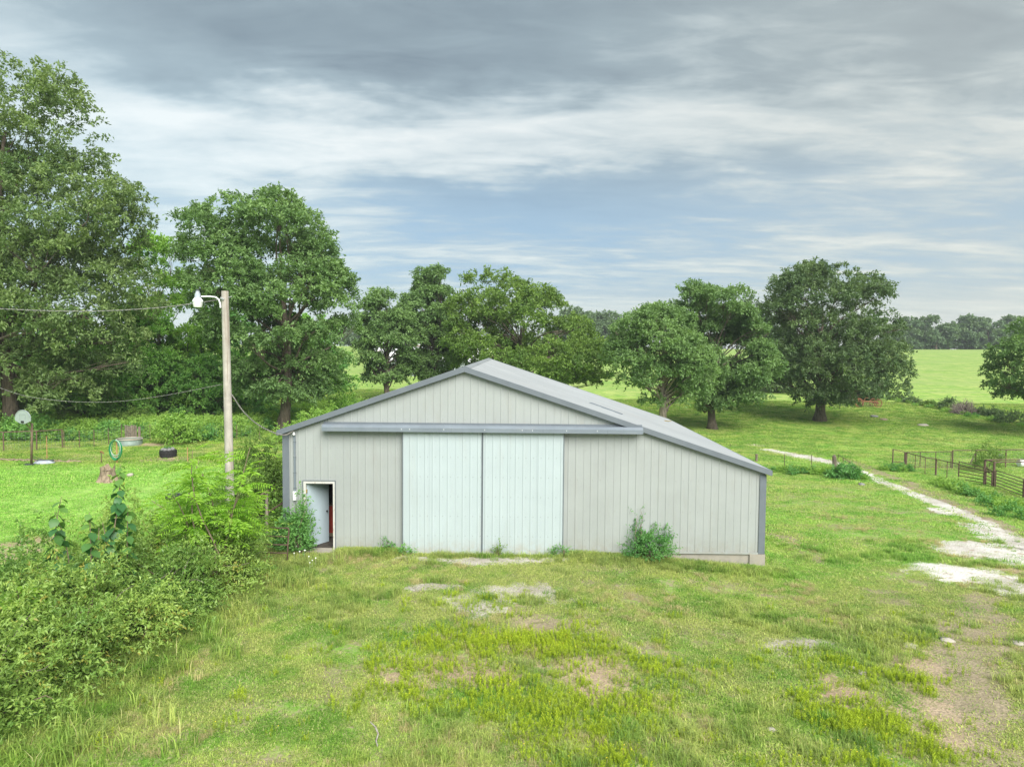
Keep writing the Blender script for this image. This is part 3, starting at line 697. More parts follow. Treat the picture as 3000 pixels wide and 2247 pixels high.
def crown_mesh(prof, cx, cy, z0, r, nl=60, ncl=22, ntw=5, nlf=6, leaf=(.2, .12), lr=(.12, .2), tw=.45, flat=.75, holes=0., depth=1.0, base_tint=.4, inner=.4, gap=None):
    """prof: rows (z, xl, xr) absolute; returns leaf mesh and lobe centres"""
    zs = np.array([p[0] for p in prof]); xl = np.array([p[1] for p in prof]); xr = np.array([p[2] for p in prof])
    o = np.argsort(zs); zs, xl, xr = zs[o], xl[o], xr[o]; H = zs[-1]-zs[0]
    wts = None; lobes = []
    zg = np.linspace(zs[0], zs[-1], 60); wg = (np.interp(zg, zs, xr)-np.interp(zg, zs, xl))**1.6+.05; wg /= wg.sum()
    for i in range(nl):
        z = r.choice(zg, p=wg)+r.uniform(-.5, .5)*H/60
        a_, b_ = np.interp(z, zs, xl), np.interp(z, zs, xr); c = (a_+b_)/2; hw = (b_-a_)/2
        lrad = min(r.uniform(*lr), hw*.75+.25)
        th = r.uniform(0, 2*math.pi); rho = 1.0 if r.random() > inner else math.sqrt(r.random())*.85
        rad = max(0, hw-lrad*.7)*rho
        if r.random() < .16: lrad *= .5; rad = hw*r.uniform(.9, 1.06)
        lobes.append((c+rad*math.cos(th), cy+rad*math.sin(th)*depth, z, lrad))
    L = np.array(lobes)
    # keep lobes inside top/bottom
    L[:, 2] = np.clip(L[:, 2], zs[0]+L[:, 3]*.35*flat, zs[-1]-L[:, 3]*flat*.8)
    if gap: L = L[~((L[:, 1] < cy+.3) & (np.abs(L[:, 0]-gap[0]) < gap[1]+L[:, 3]*.8) & (L[:, 2] < gap[2]))]
    Vs, Fs, Ts = [], [], []; off = 0; CP = []
    for (x, y, z, q) in L:
        k = max(5, int(ncl*(q/np.mean(lr))**2)); d = sph(k, r); d[:, 2] = np.abs(d[:, 2])*.9+d[:, 2]*.25-.05; d = unit(d)
        rr_ = q*r.uniform(.55, 1.0, (k, 1)); C = np.array([x, y, z])+d*rr_*np.array([1, 1, flat])
        if holes: keep = r.random(k) > holes; C, d = C[keep], d[keep]
        if len(C) == 0: continue
        CP.append((np.array([x, y, z]), C))
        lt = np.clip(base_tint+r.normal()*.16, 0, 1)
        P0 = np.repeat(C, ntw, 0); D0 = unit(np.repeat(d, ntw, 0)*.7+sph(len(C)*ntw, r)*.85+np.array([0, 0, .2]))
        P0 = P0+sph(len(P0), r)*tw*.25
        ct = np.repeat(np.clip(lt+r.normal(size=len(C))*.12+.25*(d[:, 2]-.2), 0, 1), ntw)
        V, F0, T = twigs(P0, D0, tw*r.uniform(.6, 1.2, len(P0)), nlf, leaf[0], leaf[1], r, ct)
        Vs.append(V); Fs.append(F0+off); Ts.append(T); off += len(V)
    return np.concatenate(Vs), np.concatenate(Fs), np.concatenate(Ts), CP
def curve(p, q, n_, r, wob, sag=0.):
    p, q = np.array(p, float), np.array(q, float); L = np.linalg.norm(q-p); off = r.normal(size=(2, 3))*wob*L; out_ = []
    for i in range(n_+1):
        t = i/n_; b = p+(q-p)*t+off[0]*math.sin(math.pi*t)+off[1]*math.sin(2*math.pi*t)*.5
        b[2] += sag*L*math.sin(math.pi*t); out_.append(b)
    return out_
def tree(name, label, base, Yd, rows, leafm, seed, tr=.35, bark=None, group=None, trunk_top=.62, lean=0., cat='tree', limb_from=.25, twigs_on=True, lrf=(.10, .17), bare=0, **kw):
    """rows: silhouette (py, px left, px right) as seen at distance Yd"""
    r = np.random.default_rng(seed); bx, by, bz = base
    prof = []
    for py, a_, b_ in rows:
        A_, B_ = AT(a_, py, Yd), AT(b_, py, Yd); prof.append((A_[2], A_[0], B_[0]))
    zt_, zb_ = max(p[0] for p in prof), min(p[0] for p in prof); Wm = max(p[2]-p[1] for p in prof)
    S = min(Wm, (zt_-zb_)*1.1); lr = (lrf[0]*S, lrf[1]*S)
    kw['nl'] = int(kw['nl']*1.5); kw['leaf'] = (kw['leaf'][0]*1.1, kw['leaf'][1]*1.12); kw['ncl'] = int(kw['ncl']*1.3); kw['holes'] = kw.get('holes', 0)*.7
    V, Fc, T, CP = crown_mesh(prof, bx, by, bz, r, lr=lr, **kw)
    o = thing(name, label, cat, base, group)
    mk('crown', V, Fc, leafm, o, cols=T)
    bark = bark or M_BARK
    # trunk with root flare
    topc = np.array([bx+lean, by, bz+(zt_-bz)*trunk_top]); mb = MB(); pts = []; rs = []
    cv = curve((bx, by, bz-.15), topc, 9, r, .02)
    for i, p in enumerate(cv):
        t = i/9; pts.append(p); rs.append(tr*((1-t)**.8*.82+.18)*(1+.55*max(0, 1-t*9)))
    mb.tube(pts, rs, 10); trunk = mb.build('trunk', bark, o, smooth=True)
    mb = MB(); L = len(CP); idx_ = r.permutation(L)[:min(L, 34)]
    for i in idx_:
        c, C = CP[i]
        f = np.clip((c[2]-bz)/(topc[2]-bz)*.62, limb_from, .97); j = f*9; j0 = int(min(8, j)); s0 = cv[j0]+(cv[j0+1]-cv[j0])*(j-j0)
        r0 = rs[j0]*.32; cc = curve(s0, c, 6, r, .06, -.06 if c[2] < s0[2]+1 else .05); mb.tube(cc, [r0*(1-.85*k/6)+.012 for k in range(7)], 6, cap=False)
        if twigs_on:
            for q in C[::max(1, len(C)//5)]: mb.tube(curve(cc[4], q, 3, r, .05), [r0*.25+.008, r0*.18+.006, .012, .005], 4, cap=False)
    for k in range(bare):   # dead leafless branches poking out
        c, C = CP[int(r.integers(L))]; d = unit(np.array([r.normal(), -abs(r.normal()), .4])); q = c+d*S*.16
        cc = curve(c, q, 4, r, .08); mb.tube(cc, [.06, .05, .035, .02, .008], 5, cap=False)
        for s_ in range(3): mb.tube(curve(cc[2], cc[2]+unit(d+r.normal(size=3)*.6)*S*.08, 2, r, .08), [.02, .014, .005], 4, cap=False)
    if mb.n: mb.build('branches', bark if bare == 0 else bark, o, smooth=True)
    return o
def shrub(name, label, cat, c, rx, ry, h, leafm, seed, n=500, nl=9, leaf=(.07, .03), tl=.35, group=None, stems=8, arch=.3, base_tint=.45, lumps=.25, z0=.15, clus=0, parent=None):
    """bush of arching sprays around base c"""
    r = np.random.default_rng(seed); c = np.array(c, float)
    d = sph(n, r); d[:, 2] = np.abs(d[:, 2]); lob = 1+lumps*np.array([mnoise.noise(Vector(q*2.1)+Vector((seed, 0, 0))) for q in d])[:, None]*2
    rad = r.uniform(.45, 1.0, (n, 1))**.6*lob
    P = c+np.array([0, 0, z0*h])+d*rad*np.array([rx, ry, h*(1-z0)])
    P[:, 2] = np.maximum(P[:, 2], gm(P[:, 0], P[:, 1])+.04)
    D = unit(d*np.array([1, 1, .7])+sph(n, r)*.6+np.array([0, 0, .25])); P = P-D*tl*.5
    lt = np.clip(base_tint+.30*np.array([mnoise.noise(Vector(q*1.7)+Vector((0, seed, 3))) for q in P])*1.6+r.normal(size=n)*.10, 0, 1)
    V, Fc, T = twigs(P, D, tl*r.uniform(.6, 1.3, n), nl, leaf[0], leaf[1], r, lt, droop=arch)
    o = thing(name, label, cat, tuple(c), group)
    mk('foliage', V, Fc, leafm, o, cols=T)
    mb = MB()
    for k in range(stems):
        q = P[int(r.integers(n))]; s0 = c+np.array([r.normal()*rx*.15, r.normal()*ry*.15, -.03]); mb.tube(curve(s0, q, 5, r, .07, .12), [.022, .018, .014, .010, .007, .004], 5, cap=False)
    if stems: mb.build('stems', M_TWIG, o)
    return o

# ------------------------------------------------------------------ trees
TG = 'oaks standing in the pasture'
def gxy(px, Yd):
    p = AT(px, 1100, Yd); return (p[0], p[1], float(gm(p[0], p[1])))
tree('oak_tree', 'very tall broad oak at the left edge of the photo, behind the basketball hoop', gxy(35, 48), 48,
     [(160, -90, 110), (240, -120, 215), (330, -160, 235), (440, -200, 295), (520, -240, 345), (620, -260, 415), (700, -280, 410), (800, -290, 430), (900, -280, 425), (1000, -270, 410), (1100, -260, 370), (1200, -260, 300), (1250, -240, 210)],
     L_BIG, 3, tr=.5, trunk_top=.8, nl=175, ncl=19, ntw=4, nlf=6, leaf=(.23, .115), tw=.55, holes=.04, lrf=(.085, .15), bare=5, base_tint=.45, depth=.8)
tree('leafy_tree', 'bright yellow-green tree between the tallest oak and the round oak, behind the pole lamp', gxy(470, 60), 60,
     [(690, 430, 540), (740, 400, 580), (820, 370, 600), (900, 380, 620), (1000, 390, 640), (1100, 400, 650), (1200, 400, 660), (1235, 420, 640)],
     L_LIGHT, 5, tr=.22, nl=54, ncl=17, ntw=4, nlf=6, leaf=(0.25, 0.13), holes=.1, lrf=(.12, .2), base_tint=.55)
tree('leafy_tree', 'mid-green tree filling the gap at the lower right of the tallest oak', gxy(400, 56), 56,
     [(840, 350, 440), (920, 290, 480), (1000, 270, 500), (1100, 260, 520), (1180, 250, 520), (1225, 270, 500)],
     L_UNDER, 6, tr=.2, nl=54, ncl=17, ntw=4, nlf=6, leaf=(0.22, 0.12), holes=.05, lrf=(.12, .2), base_tint=.65)
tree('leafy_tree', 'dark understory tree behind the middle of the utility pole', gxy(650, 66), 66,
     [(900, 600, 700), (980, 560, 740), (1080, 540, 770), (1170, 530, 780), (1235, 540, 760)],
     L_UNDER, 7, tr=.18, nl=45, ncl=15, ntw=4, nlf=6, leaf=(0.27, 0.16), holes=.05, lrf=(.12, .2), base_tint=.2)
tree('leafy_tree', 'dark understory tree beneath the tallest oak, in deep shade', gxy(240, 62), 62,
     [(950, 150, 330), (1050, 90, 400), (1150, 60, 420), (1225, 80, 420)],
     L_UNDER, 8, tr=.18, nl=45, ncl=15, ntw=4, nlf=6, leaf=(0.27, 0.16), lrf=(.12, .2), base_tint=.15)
tree('leafy_tree', 'dark low tree with a bare pale stem at its foot, left of the utility pole', gxy(590, 58), 58,
     [(1040, 540, 640), (1100, 490, 670), (1170, 480, 690), (1215, 500, 680)],
     L_UNDER, 9, tr=.12, bark=M_BARKL, nl=32, ncl=13, ntw=4, nlf=6, leaf=(0.22, 0.11), lrf=(.14, .22), base_tint=.3)
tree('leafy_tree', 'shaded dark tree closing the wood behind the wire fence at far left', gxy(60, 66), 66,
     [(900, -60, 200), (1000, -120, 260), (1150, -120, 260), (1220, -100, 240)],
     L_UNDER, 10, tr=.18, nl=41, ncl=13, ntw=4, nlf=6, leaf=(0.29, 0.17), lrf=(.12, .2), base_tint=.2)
tree('leafy_tree', 'dark tree filling the wood behind the round oak', gxy(900, 70), 70,
     [(930, 850, 960), (1010, 800, 1010), (1090, 780, 1030), (1150, 790, 1020)],
     L_UNDER, 12, tr=.18, nl=36, ncl=13, ntw=4, nlf=6, leaf=(0.29, 0.17), lrf=(.12, .2), base_tint=.25)
tree('oak_tree', 'tall round oak with a straight bare trunk, just left of the barn roof', gxy(826, 52), 52,
     [(555, 755, 800), (590, 730, 845), (620, 560, 900), (660, 540, 950), (720, 535, 975), (790, 545, 1000), (860, 560, 1035), (940, 600, 1040), (1020, 640, 1035), (1090, 680, 1010), (1140, 700, 980), (1175, 740, 940)],
     L_OAK, 21, tr=.42, trunk_top=.75, nl=120, ncl=21, ntw=4, nlf=6, leaf=(.21, .12), tw=.5, holes=.1, lrf=(.08, .14), bare=4, limb_from=.35, base_tint=.42)
tree('oak_tree', 'thin crooked tree with open crown and forking trunk, left of the barn ridge', gxy(1143, 75), 75,
     [(855, 1080, 1150), (890, 1055, 1195), (950, 1045, 1215), (1010, 1040, 1220), (1070, 1050, 1215), (1120, 1070, 1200)],
     L_OAK, 31, tr=.34, trunk_top=.6, nl=52, ncl=15, ntw=5, nlf=6, leaf=(.24, .14), tw=.5, holes=.22, lrf=(.11, .17), base_tint=.5, lean=-.4, inner=.2)
tree('oak_tree', 'two-tiered oak with a narrow tuft above its crown, directly behind the left roof slope', gxy(1275, 80), 80,
     [(782, 1255, 1305), (810, 1205, 1318), (838, 1220, 1300), (860, 1180, 1325), (920, 1165, 1335), (980, 1160, 1340), (1050, 1170, 1345), (1110, 1190, 1340)],
     L_OAK, 32, tr=.36, nl=74, ncl=17, ntw=4, nlf=6, leaf=(0.28, 0.16), tw=.5, holes=.12, lrf=(.11, .18), base_tint=.5)
tree('oak_tree', 'wide spreading yellow-green oak right behind the barn ridge', gxy(1525, 72), 72,
     [(795, 1390, 1450), (815, 1375, 1560), (860, 1330, 1620), (910, 1315, 1660), (960, 1310, 1730), (1010, 1300, 1780), (1060, 1330, 1800), (1100, 1380, 1790), (1130, 1600, 1740)],
     L_OAKY, 33, tr=.45, trunk_top=.6, nl=128, ncl=18, ntw=4, nlf=6, leaf=(.23, .13), tw=.5, holes=.1, lrf=(.08, .14), bare=3, limb_from=.12, base_tint=.45)
tree('oak_tree', 'oak with a tall pale trunk showing, just past the right roof slope', gxy(1945, 62), 62,
     [(895, 1860, 1960), (930, 1820, 2020), (990, 1780, 2040), (1050, 1770, 2080), (1110, 1800, 2090), (1160, 1850, 2070), (1190, 1880, 2000)],
     L_OAK, 34, tr=.42, bark=M_BARKL, trunk_top=.62, nl=88, ncl=19, ntw=4, nlf=6, leaf=(.21, .12), tw=.45, holes=.08, lrf=(.11, .17), inner=.35, base_tint=.55, gap=(gxy(1945, 62)[0], .1, AT(1945, 1090, 62)[2]))
tree('oak_tree', 'oak with a short thick trunk standing between the pale-trunked oak and the big round oak', gxy(2090, 70), 70,
     [(832, 2080, 2160), (855, 1990, 2190), (900, 1970, 2200), (960, 1990, 2230), (1020, 1990, 2265), (1080, 1995, 2280), (1130, 2000, 2260), (1175, 2010, 2230), (1205, 2050, 2140)],
     L_OAK, 35, tr=.42, nl=112, ncl=19, ntw=4, nlf=6, leaf=(.23, .13), tw=.5, holes=.1, lrf=(.09, .15), bare=5, base_tint=.42)
tree('oak_tree', 'biggest round dark oak in the pasture right of the barn, with open feathery top', gxy(2405, 77), 77,
     [(770, 2350, 2450), (800, 2290, 2520), (850, 2230, 2590), (900, 2215, 2580), (960, 2220, 2600), (1030, 2225, 2640), (1090, 2230, 2640), (1140, 2270, 2630), (1175, 2330, 2580), (1195, 2350, 2480)],
     L_OAKD, 36, tr=.55, nl=125, ncl=19, ntw=4, nlf=6, leaf=(.25, .14), tw=.55, holes=.08, lrf=(.08, .14), base_tint=.4)
tree('leafy_tree', 'small tree with a thin grey trunk half hidden behind the biggest round oak', gxy(2490, 98), 98,
     [(1040, 2460, 2560), (1090, 2440, 2590), (1130, 2450, 2600), (1165, 2520, 2590)],
     L_OAKD, 37, tr=.34, bark=M_BARKL, nl=26, ncl=16, ntw=5, nlf=6, leaf=(.3, .16), lrf=(.14, .2), base_tint=.35)
tree('leafy_tree', 'bushy dark tree in the gap left of the biggest round oak', gxy(2262, 106), 106,
     [(1000, 2240, 2300), (1040, 2200, 2340), (1100, 2190, 2350), (1150, 2200, 2340)],
     L_OAKD, 38, tr=.4, nl=30, ncl=16, ntw=5, nlf=6, leaf=(.32, .18), lrf=(.14, .2), base_tint=.4)
tree('oak_tree', 'oak cut off by the right edge of the photo, above the corral', gxy(3085, 68), 68,
     [(880, 3040, 3150), (940, 2990, 3200), (990, 2960, 3230), (1040, 2930, 3250), (1100, 2915, 3260), (1150, 2925, 3260), (1175, 2960, 3200)],
     L_OAK, 39, tr=.4, nl=66, ncl=18, ntw=4, nlf=6, leaf=(.23, .13), tw=.5, holes=.1, lrf=(.10, .16), base_tint=.45)
# distant tree line: three kinds, copied
def far_kind(k, Yd, px, rows, seed):
    return tree('distant_tree', 'far hazy tree', gxy(px, Yd), Yd, rows, L_FAR, seed, tr=.4, twigs_on=False, nl=20, ncl=12, ntw=3, nlf=5, leaf=(.95, .6), tw=1.2, lrf=(.14, .22), base_tint=.4)
kinds = [far_kind(0, 292, 2660, [(935, 2640, 2690), (960, 2620, 2710), (1000, 2615, 2715), (1022, 2625, 2705)], 51),
         far_kind(1, 290, 2740, [(930, 2715, 2765), (960, 2690, 2790), (1000, 2685, 2795), (1020, 2695, 2785)], 52),
         far_kind(2, 294, 2825, [(928, 2800, 2850), (955, 2780, 2875), (1000, 2775, 2880), (1022, 2785, 2870)], 53)]
FL = ['far hazy tree at the left end of the tree line on the field horizon', 'far hazy round tree, second from the left end of the field tree line', 'far hazy tree in the middle of the tree line on the field horizon']
for k_, o in enumerate(kinds): tag(o, FL[k_], 'tree', 'far trees along the field horizon')
def copy_tree(o, loc, rz=0, sc=1., label=None, group=None):
    c = o.copy(); COL.objects.link(c); c.location = loc; c.rotation_euler = (0, 0, rz); c.scale = (sc, sc, sc)
    if label: c['label'] = label
    if group: c['group'] = group
    for ch in o.children:
        d = ch.copy(); COL.objects.link(d); d.parent = c
        for g in ch.children:
            e_ = g.copy(); COL.objects.link(e_); e_.parent = d
    return c
HZ = [(2890, 292, .98, 'far hazy tree right of the middle of the front tree line'), (2945, 300, 1.05, 'far hazy tree second from the right end of the field tree line'), (3010, 296, .9, 'far hazy tree at the right frame edge on the field horizon')]
i_ = 0
for px, Yd, s_, lb in HZ:
    copy_tree(kinds[i_ % 3], gxy(px, Yd), i_*1.3+.5, s_, lb); i_ += 1
ORD = ['first', 'second', 'third', 'fourth', 'fifth', 'sixth', 'seventh', 'eighth', 'ninth', 'tenth', 'eleventh', 'twelfth', 'thirteenth', 'fourteenth', 'fifteenth', 'sixteenth', 'seventeenth', 'eighteenth', 'nineteenth']
for n_, px in enumerate(range(2600, 3140, 46)):
    copy_tree(kinds[i_ % 3], gxy(px+rng.uniform(-10, 10), rng.uniform(318, 340)), i_*1.1, rng.uniform(.75, 1.0), ORD[n_]+' tree from the left in the back row beyond the field', 'back row of the far tree line'); i_ += 1
for n_, px in enumerate(list(range(1040, 1340, 75))+list(range(1650, 1830, 30))+[2190, 2225, 2260]):
    copy_tree(kinds[i_ % 3], gxy(px, rng.uniform(250, 290)), i_*1.7, rng.uniform(.85, 1.15), ORD[n_]+' far hazy tree from the left among those glimpsed behind the oaks', 'far trees behind the barn'); i_ += 1

# ------------------------------------------------------------------ shrubs, hedge, brush
HL_ = [('dark green hedge shrub at the bottom left corner of the photo', (0, 2100)), ]
hed = [(-2.2, -11.3, 1.6, 1.5), (-1.7, -9.9, 1.5, 1.75), (-1.5, -8.6, 1.4, 1.7), (-1.35, -7.4, 1.3, 1.75), (-1.2, -6.2, 1.3, 1.65), (-1.0, -5.0, 1.3, 1.7), (-.9, -3.8, 1.2, 1.75), (-.8, -2.7, 1.1, 1.7),
       (-3.9, -9.2, 1.5, 1.7), (-3.6, -7.6, 1.4, 1.8), (-3.3, -6.0, 1.4, 1.9), (-2.9, -4.4, 1.4, 1.9), (-2.4, -3.0, 1.3, 1.9), (-4.4, -11.0, 1.6, 1.6), (-2.0, -1.6, 1.2, 2.0)]
hl = ['nearest hedge shrub, lowest at the left edge of the photo', 'second hedge shrub from the bottom left corner along the lawn edge', 'third hedge shrub from the bottom left corner along the lawn edge',
      'hedge shrub on the lawn edge below the left broad-leaved sapling', 'hedge shrub on the lawn edge below the right broad-leaved sapling', 'hedge shrub with a dark hollow beneath, third from the rusty gate', 'hedge shrub on the lawn edge, second from the rusty gate', 'hedge shrub touching the rusty gate near the barn corner',
      'back-row hedge shrub by the sandy patch at the left edge', 'back-row hedge shrub left of the left broad-leaved sapling', 'back-row hedge shrub between the two broad-leaved saplings', 'back-row hedge shrub behind the right broad-leaved sapling', 'back-row hedge shrub below the bright fronds of the sapling', 'back-row hedge shrub cut by the left edge of the photo', 'hedge shrub at the foot of the utility pole']
for i, (x, y, r_, h_) in enumerate(hed):
    o = shrub('hedge_shrub', hl[i], 'hedge shrub', (x, y, float(gm(x, y))), r_, r_, h_*(.88, 1.05, .95, 1.1)[i % 4], L_HEDGE, 100+i, n=900, nl=13, leaf=(.088, .040), tl=.52, group='overgrown hedge beside the lawn', stems=12, arch=.42, base_tint=(.35, .6, .45, .7, .3)[i % 5], lumps=.5)
    rq = np.random.default_rng(700+i); mb = MB()
    for k in range(7):      # bare arching canes standing out of the leaves
        d = unit(np.array([rq.normal(), rq.normal(), .9+abs(rq.normal())*.3])); s0 = np.array([x, y, float(gm(x, y))])+d*np.array([r_, r_, h_])*.55
        q = s0+unit(d+np.array([rq.normal()*.5, rq.normal()*.5, -.25]))*rq.uniform(.5, 1.0); mb.tube(curve(s0, q, 5, rq, .06, .16), [.010, .009, .008, .006, .005, .003], 4, cap=False)
    mb.build('canes', M_DEAD, o)
# shrub in front of the right wall
x, y, z = G(1905, 1645)
shrub('leafy_shrub', 'loose green shrub growing against the right half of the barn front', 'shrub', (x, y, z), .66, .45, 1.05, L_SHRUB, 201, n=430, nl=9, leaf=(.065, .038), tl=.28, stems=10, arch=.15, lumps=.45)
o = bpy.data.objects[-1] if False else None
x, y, z = G(1868, 1640)
shrub('leafy_shrub', 'thin upright shoots at the left side of the barn front shrub', 'shrub', (x, y, z), .28, .3, 1.45, L_SHRUB, 202, n=75, nl=8, leaf=(.06, .035), tl=.3, stems=9, arch=.1, lumps=.5)
shrub('corner_shrub', 'olive-green tall shrub between the utility pole and the barn corner', 'shrub', gxy(765, 25), 1.25, 1.2, 3.2, L_OAKY, 203, n=1300, nl=9, leaf=(.085, .05), tl=.35, stems=10, base_tint=.45)
shrub('corner_shrub', 'dark shrub directly behind the foot of the utility pole', 'shrub', gxy(700, 24), 1.0, 1.0, 2.3, L_HEDGE, 204, n=700, nl=9, leaf=(.08, .045), tl=.35, stems=8, base_tint=.3)
x, y, z = G(880, 1625)
shrub('climbing_weed', 'tall leafy weed growing up beside the open walk door', 'shrub', (x, y-.05, z), .36, .3, 1.75, L_SHRUB, 205, n=330, nl=8, leaf=(.09, .04), tl=.3, stems=10, lumps=.45, base_tint=.6)
x, y, z = G(845, 1630)
shrub('climbing_weed', 'broad leafy weed between the rusty gate and the walk door', 'shrub', (x, y+.3, z), .5, .35, 1.1, L_SHRUB, 206, n=300, nl=8, leaf=(.11, .045), tl=.3, stems=8, lumps=.4, base_tint=.55)
for k_, (px, h_, w_, lb) in enumerate([(1140, .5, .22, 'small weed at the base of the wall left of the sliding doors'), (1180, .35, .12, 'tiny weed at the left corner of the sliding doors'), (1202, .3, .1, 'tiny weed just right of the left sliding door corner'), (1460, .42, .2, 'brownish weed in front of the right sliding door'), (1622, .28, .16, 'leafy weed at the right corner of the sliding doors'), (1655, .35, .2, 'low weed just right of the sliding doors')]):
    x, y, z = G(px, 1630 if px > 1150 else 1618)
    shrub('small_weed', lb, 'weed', (x, y, z), w_, w_*.7, h_, L_SHRUB if px != 1460 else L_OAKY, 210+k_, n=26, nl=6, leaf=(.07, .03), tl=.22, stems=6, arch=.05, lumps=.4)
for k_, (px, Yd, rx_, h_, lm, lb) in enumerate([(950, 50, 2.0, 1.9, L_BRUSH, 'bright green bush beside the trunk of the round oak'), (1010, 56, 1.6, 2.6, L_LIGHT, 'upright bright bush between round oak and roof edge'), (900, 46, 2.2, 1.4, L_BRUSH, 'low bright bush just above the left roof edge'), (520, 44.5, 1.4, 1.9, L_BRUSH, 'bright green bush behind the black planter'), (395, 52, 1.6, 1.6, L_OAKY, 'bush behind the board panel and stock tank'), (60, 46, 1.6, 1.6, L_UNDER, 'dark bush behind the pipe-topped fence at far left'), (130, 46.5, 1.3, 1.3, L_UNDER, 'dark bush behind the pipe-topped fence beside the hoop pole'), (320, 47, .9, 1.2, L_UNDER, 'small dark bush behind the wire fence left of the stock tank'), (1135, 62, 1.8, 1.3, L_UNDER, 'dark bush at the foot of the thin crooked tree')]):
    shrub('bush', lb, 'bush', gxy(px, Yd), rx_, rx_, h_, lm, 230+k_, n=420, nl=8, leaf=(.17, .09), tl=.5, stems=4, base_tint=.5)
for k_, (px, py, rx_, h_, lm, lb) in enumerate([(2778, 1200, 1.3, 1.6, L_OAKD, 'dark bush on the field edge left of the dead grey bush'), (2870, 1215, 1.0, .8, L_OAKD, 'low dark bush right of the dead grey bush'), (2915, 1222, .9, 1.1, L_OAKD, 'small round bush near the right end of the field edge'), (2965, 1240, 1.8, 1.5, L_OAKD, 'wider dark bush under the oak at the right frame edge'), (2670, 1180, 1.2, .8, L_OAKD, 'low bush on the field edge beyond the rusty implement'), (2630, 1172, 1.0, .6, L_OAKD, 'lowest bush at the left end of the field edge brush'), (2720, 1190, 1.2, .7, L_OAKY, 'yellowish low bush on the field edge'), (2480, 1402, 1.0, .9, L_SHRUB, 'weedy bush around the leaning gate by the driveway')]):
    x, y, z = G(px, py)
    shrub('bush', lb, 'bush', (x, y, z), rx_, rx_*.8, h_, lm, 250+k_, n=200, nl=7, leaf=(.2, .11), tl=.45, stems=4, base_tint=.4)
x, y, z = G(2892, 1380)
shrub('bush', 'yellow-green bush growing inside the corral', 'bush', (x, y, z), 1.1, .9, 1.9, L_OAKY, 262, n=320, nl=8, leaf=(.11, .06), tl=.4, stems=8, base_tint=.6)
# dead grey bush
x, y, z = G(2825, 1213); o = thing('dead_bush', 'leafless grey brush clump on the far field edge', 'bush', (x, y, z)); mb = MB(); r = np.random.default_rng(5)
for k in range(260):
    d = sph(1, r)[0]; d[2] = abs(d[2]); q = np.array([x, y, z])+d*np.array([2.0, 1.5, 2.0])*r.uniform(.7, 1); mb.tube(curve((x+r.normal()*.4, y+r.normal()*.3, z), q, 3, r, .1), [.035, .03, .022, .012], 3, cap=False)
mb.build('branches', M_DEAD, o)

# sapling with compound fronds, at the pole
def frond_mesh(r, L=.62):
    V, Fc, T = [], [], []; n_ = 11; C = []; D = []
    for i in range(n_):
        t = .15+.85*i/(n_-1); base = np.array([t*L, 0, .10*math.sin(t*2.4)*L-.22*t*t*L])
        for s_ in (-1, 1): C.append(base); D.append((.45, s_*1.0, -.25+.15*r.normal()))
    C.append(np.array([L, 0, -.2*L])); D.append((1, 0, -.3))
    C = np.array(C); D = np.array(D); V, Fc, T = leaves(C, D, .125*r.uniform(.85, 1.15, len(C)), .042, np.clip(.5+r.normal(size=len(C))*.2, 0, 1), r)
    return V, Fc, T
FRM = []
for k in range(4):
    rr_ = np.random.default_rng(300+k); V, Fc, T = frond_mesh(rr_); o = mk('frond', V, Fc, L_SUMAC, None, cols=T); FRM.append(o.data); bpy.data.objects.remove(o)
def sapling(label, base, H, nst, nf, spread, seed):
    r = np.random.default_rng(seed); o = thing('frond_sapling', label, 'sapling', base); b = np.array(base); mb = MB(); tips = []
    for k in range(nst):
        q = b+np.array([r.normal()*spread, r.normal()*spread*.6, H*r.uniform(.55, 1)]); c = curve(b+r.normal(size=3)*np.array([.15, .15, 0]), q, 7, r, .05, .05)
        mb.tube(c, np.linspace(.03, .008, 8), 6, cap=False); tips.append(c)
    mb.build('stems', M_TWIG, o)
    for k in range(nf):
        c = tips[k % nst]; t = r.uniform(.45, 1.0)*7; j = min(6, int(t)); p = c[j]+(c[j+1]-c[j])*(t-j)-b
        f = bpy.data.objects.new('frond', FRM[int(r.integers(4))]); COL.objects.link(f); f.parent = o; f.location = p
        f.rotation_euler = (r.normal()*.25, -r.uniform(-.1, .5), r.uniform(0, 6.28)); s_ = r.uniform(.8, 1.3); f.scale = (s_,)*3
    return o
sapling('bright lime-green sapling with drooping fronds around the foot of the utility pole', gxy(635, 17.8), 3.9, 13, 240, 1.0, 401)
sapling('lower lime-green sapling with drooping fronds between the pole and the rusty gate', gxy(690, 19.6), 2.5, 7, 75, .38, 402)
sapling('small frond sapling at the left edge of the photo, beside the sandy patch', gxy(20, 13.5), 1.9, 5, 36, .3, 404)

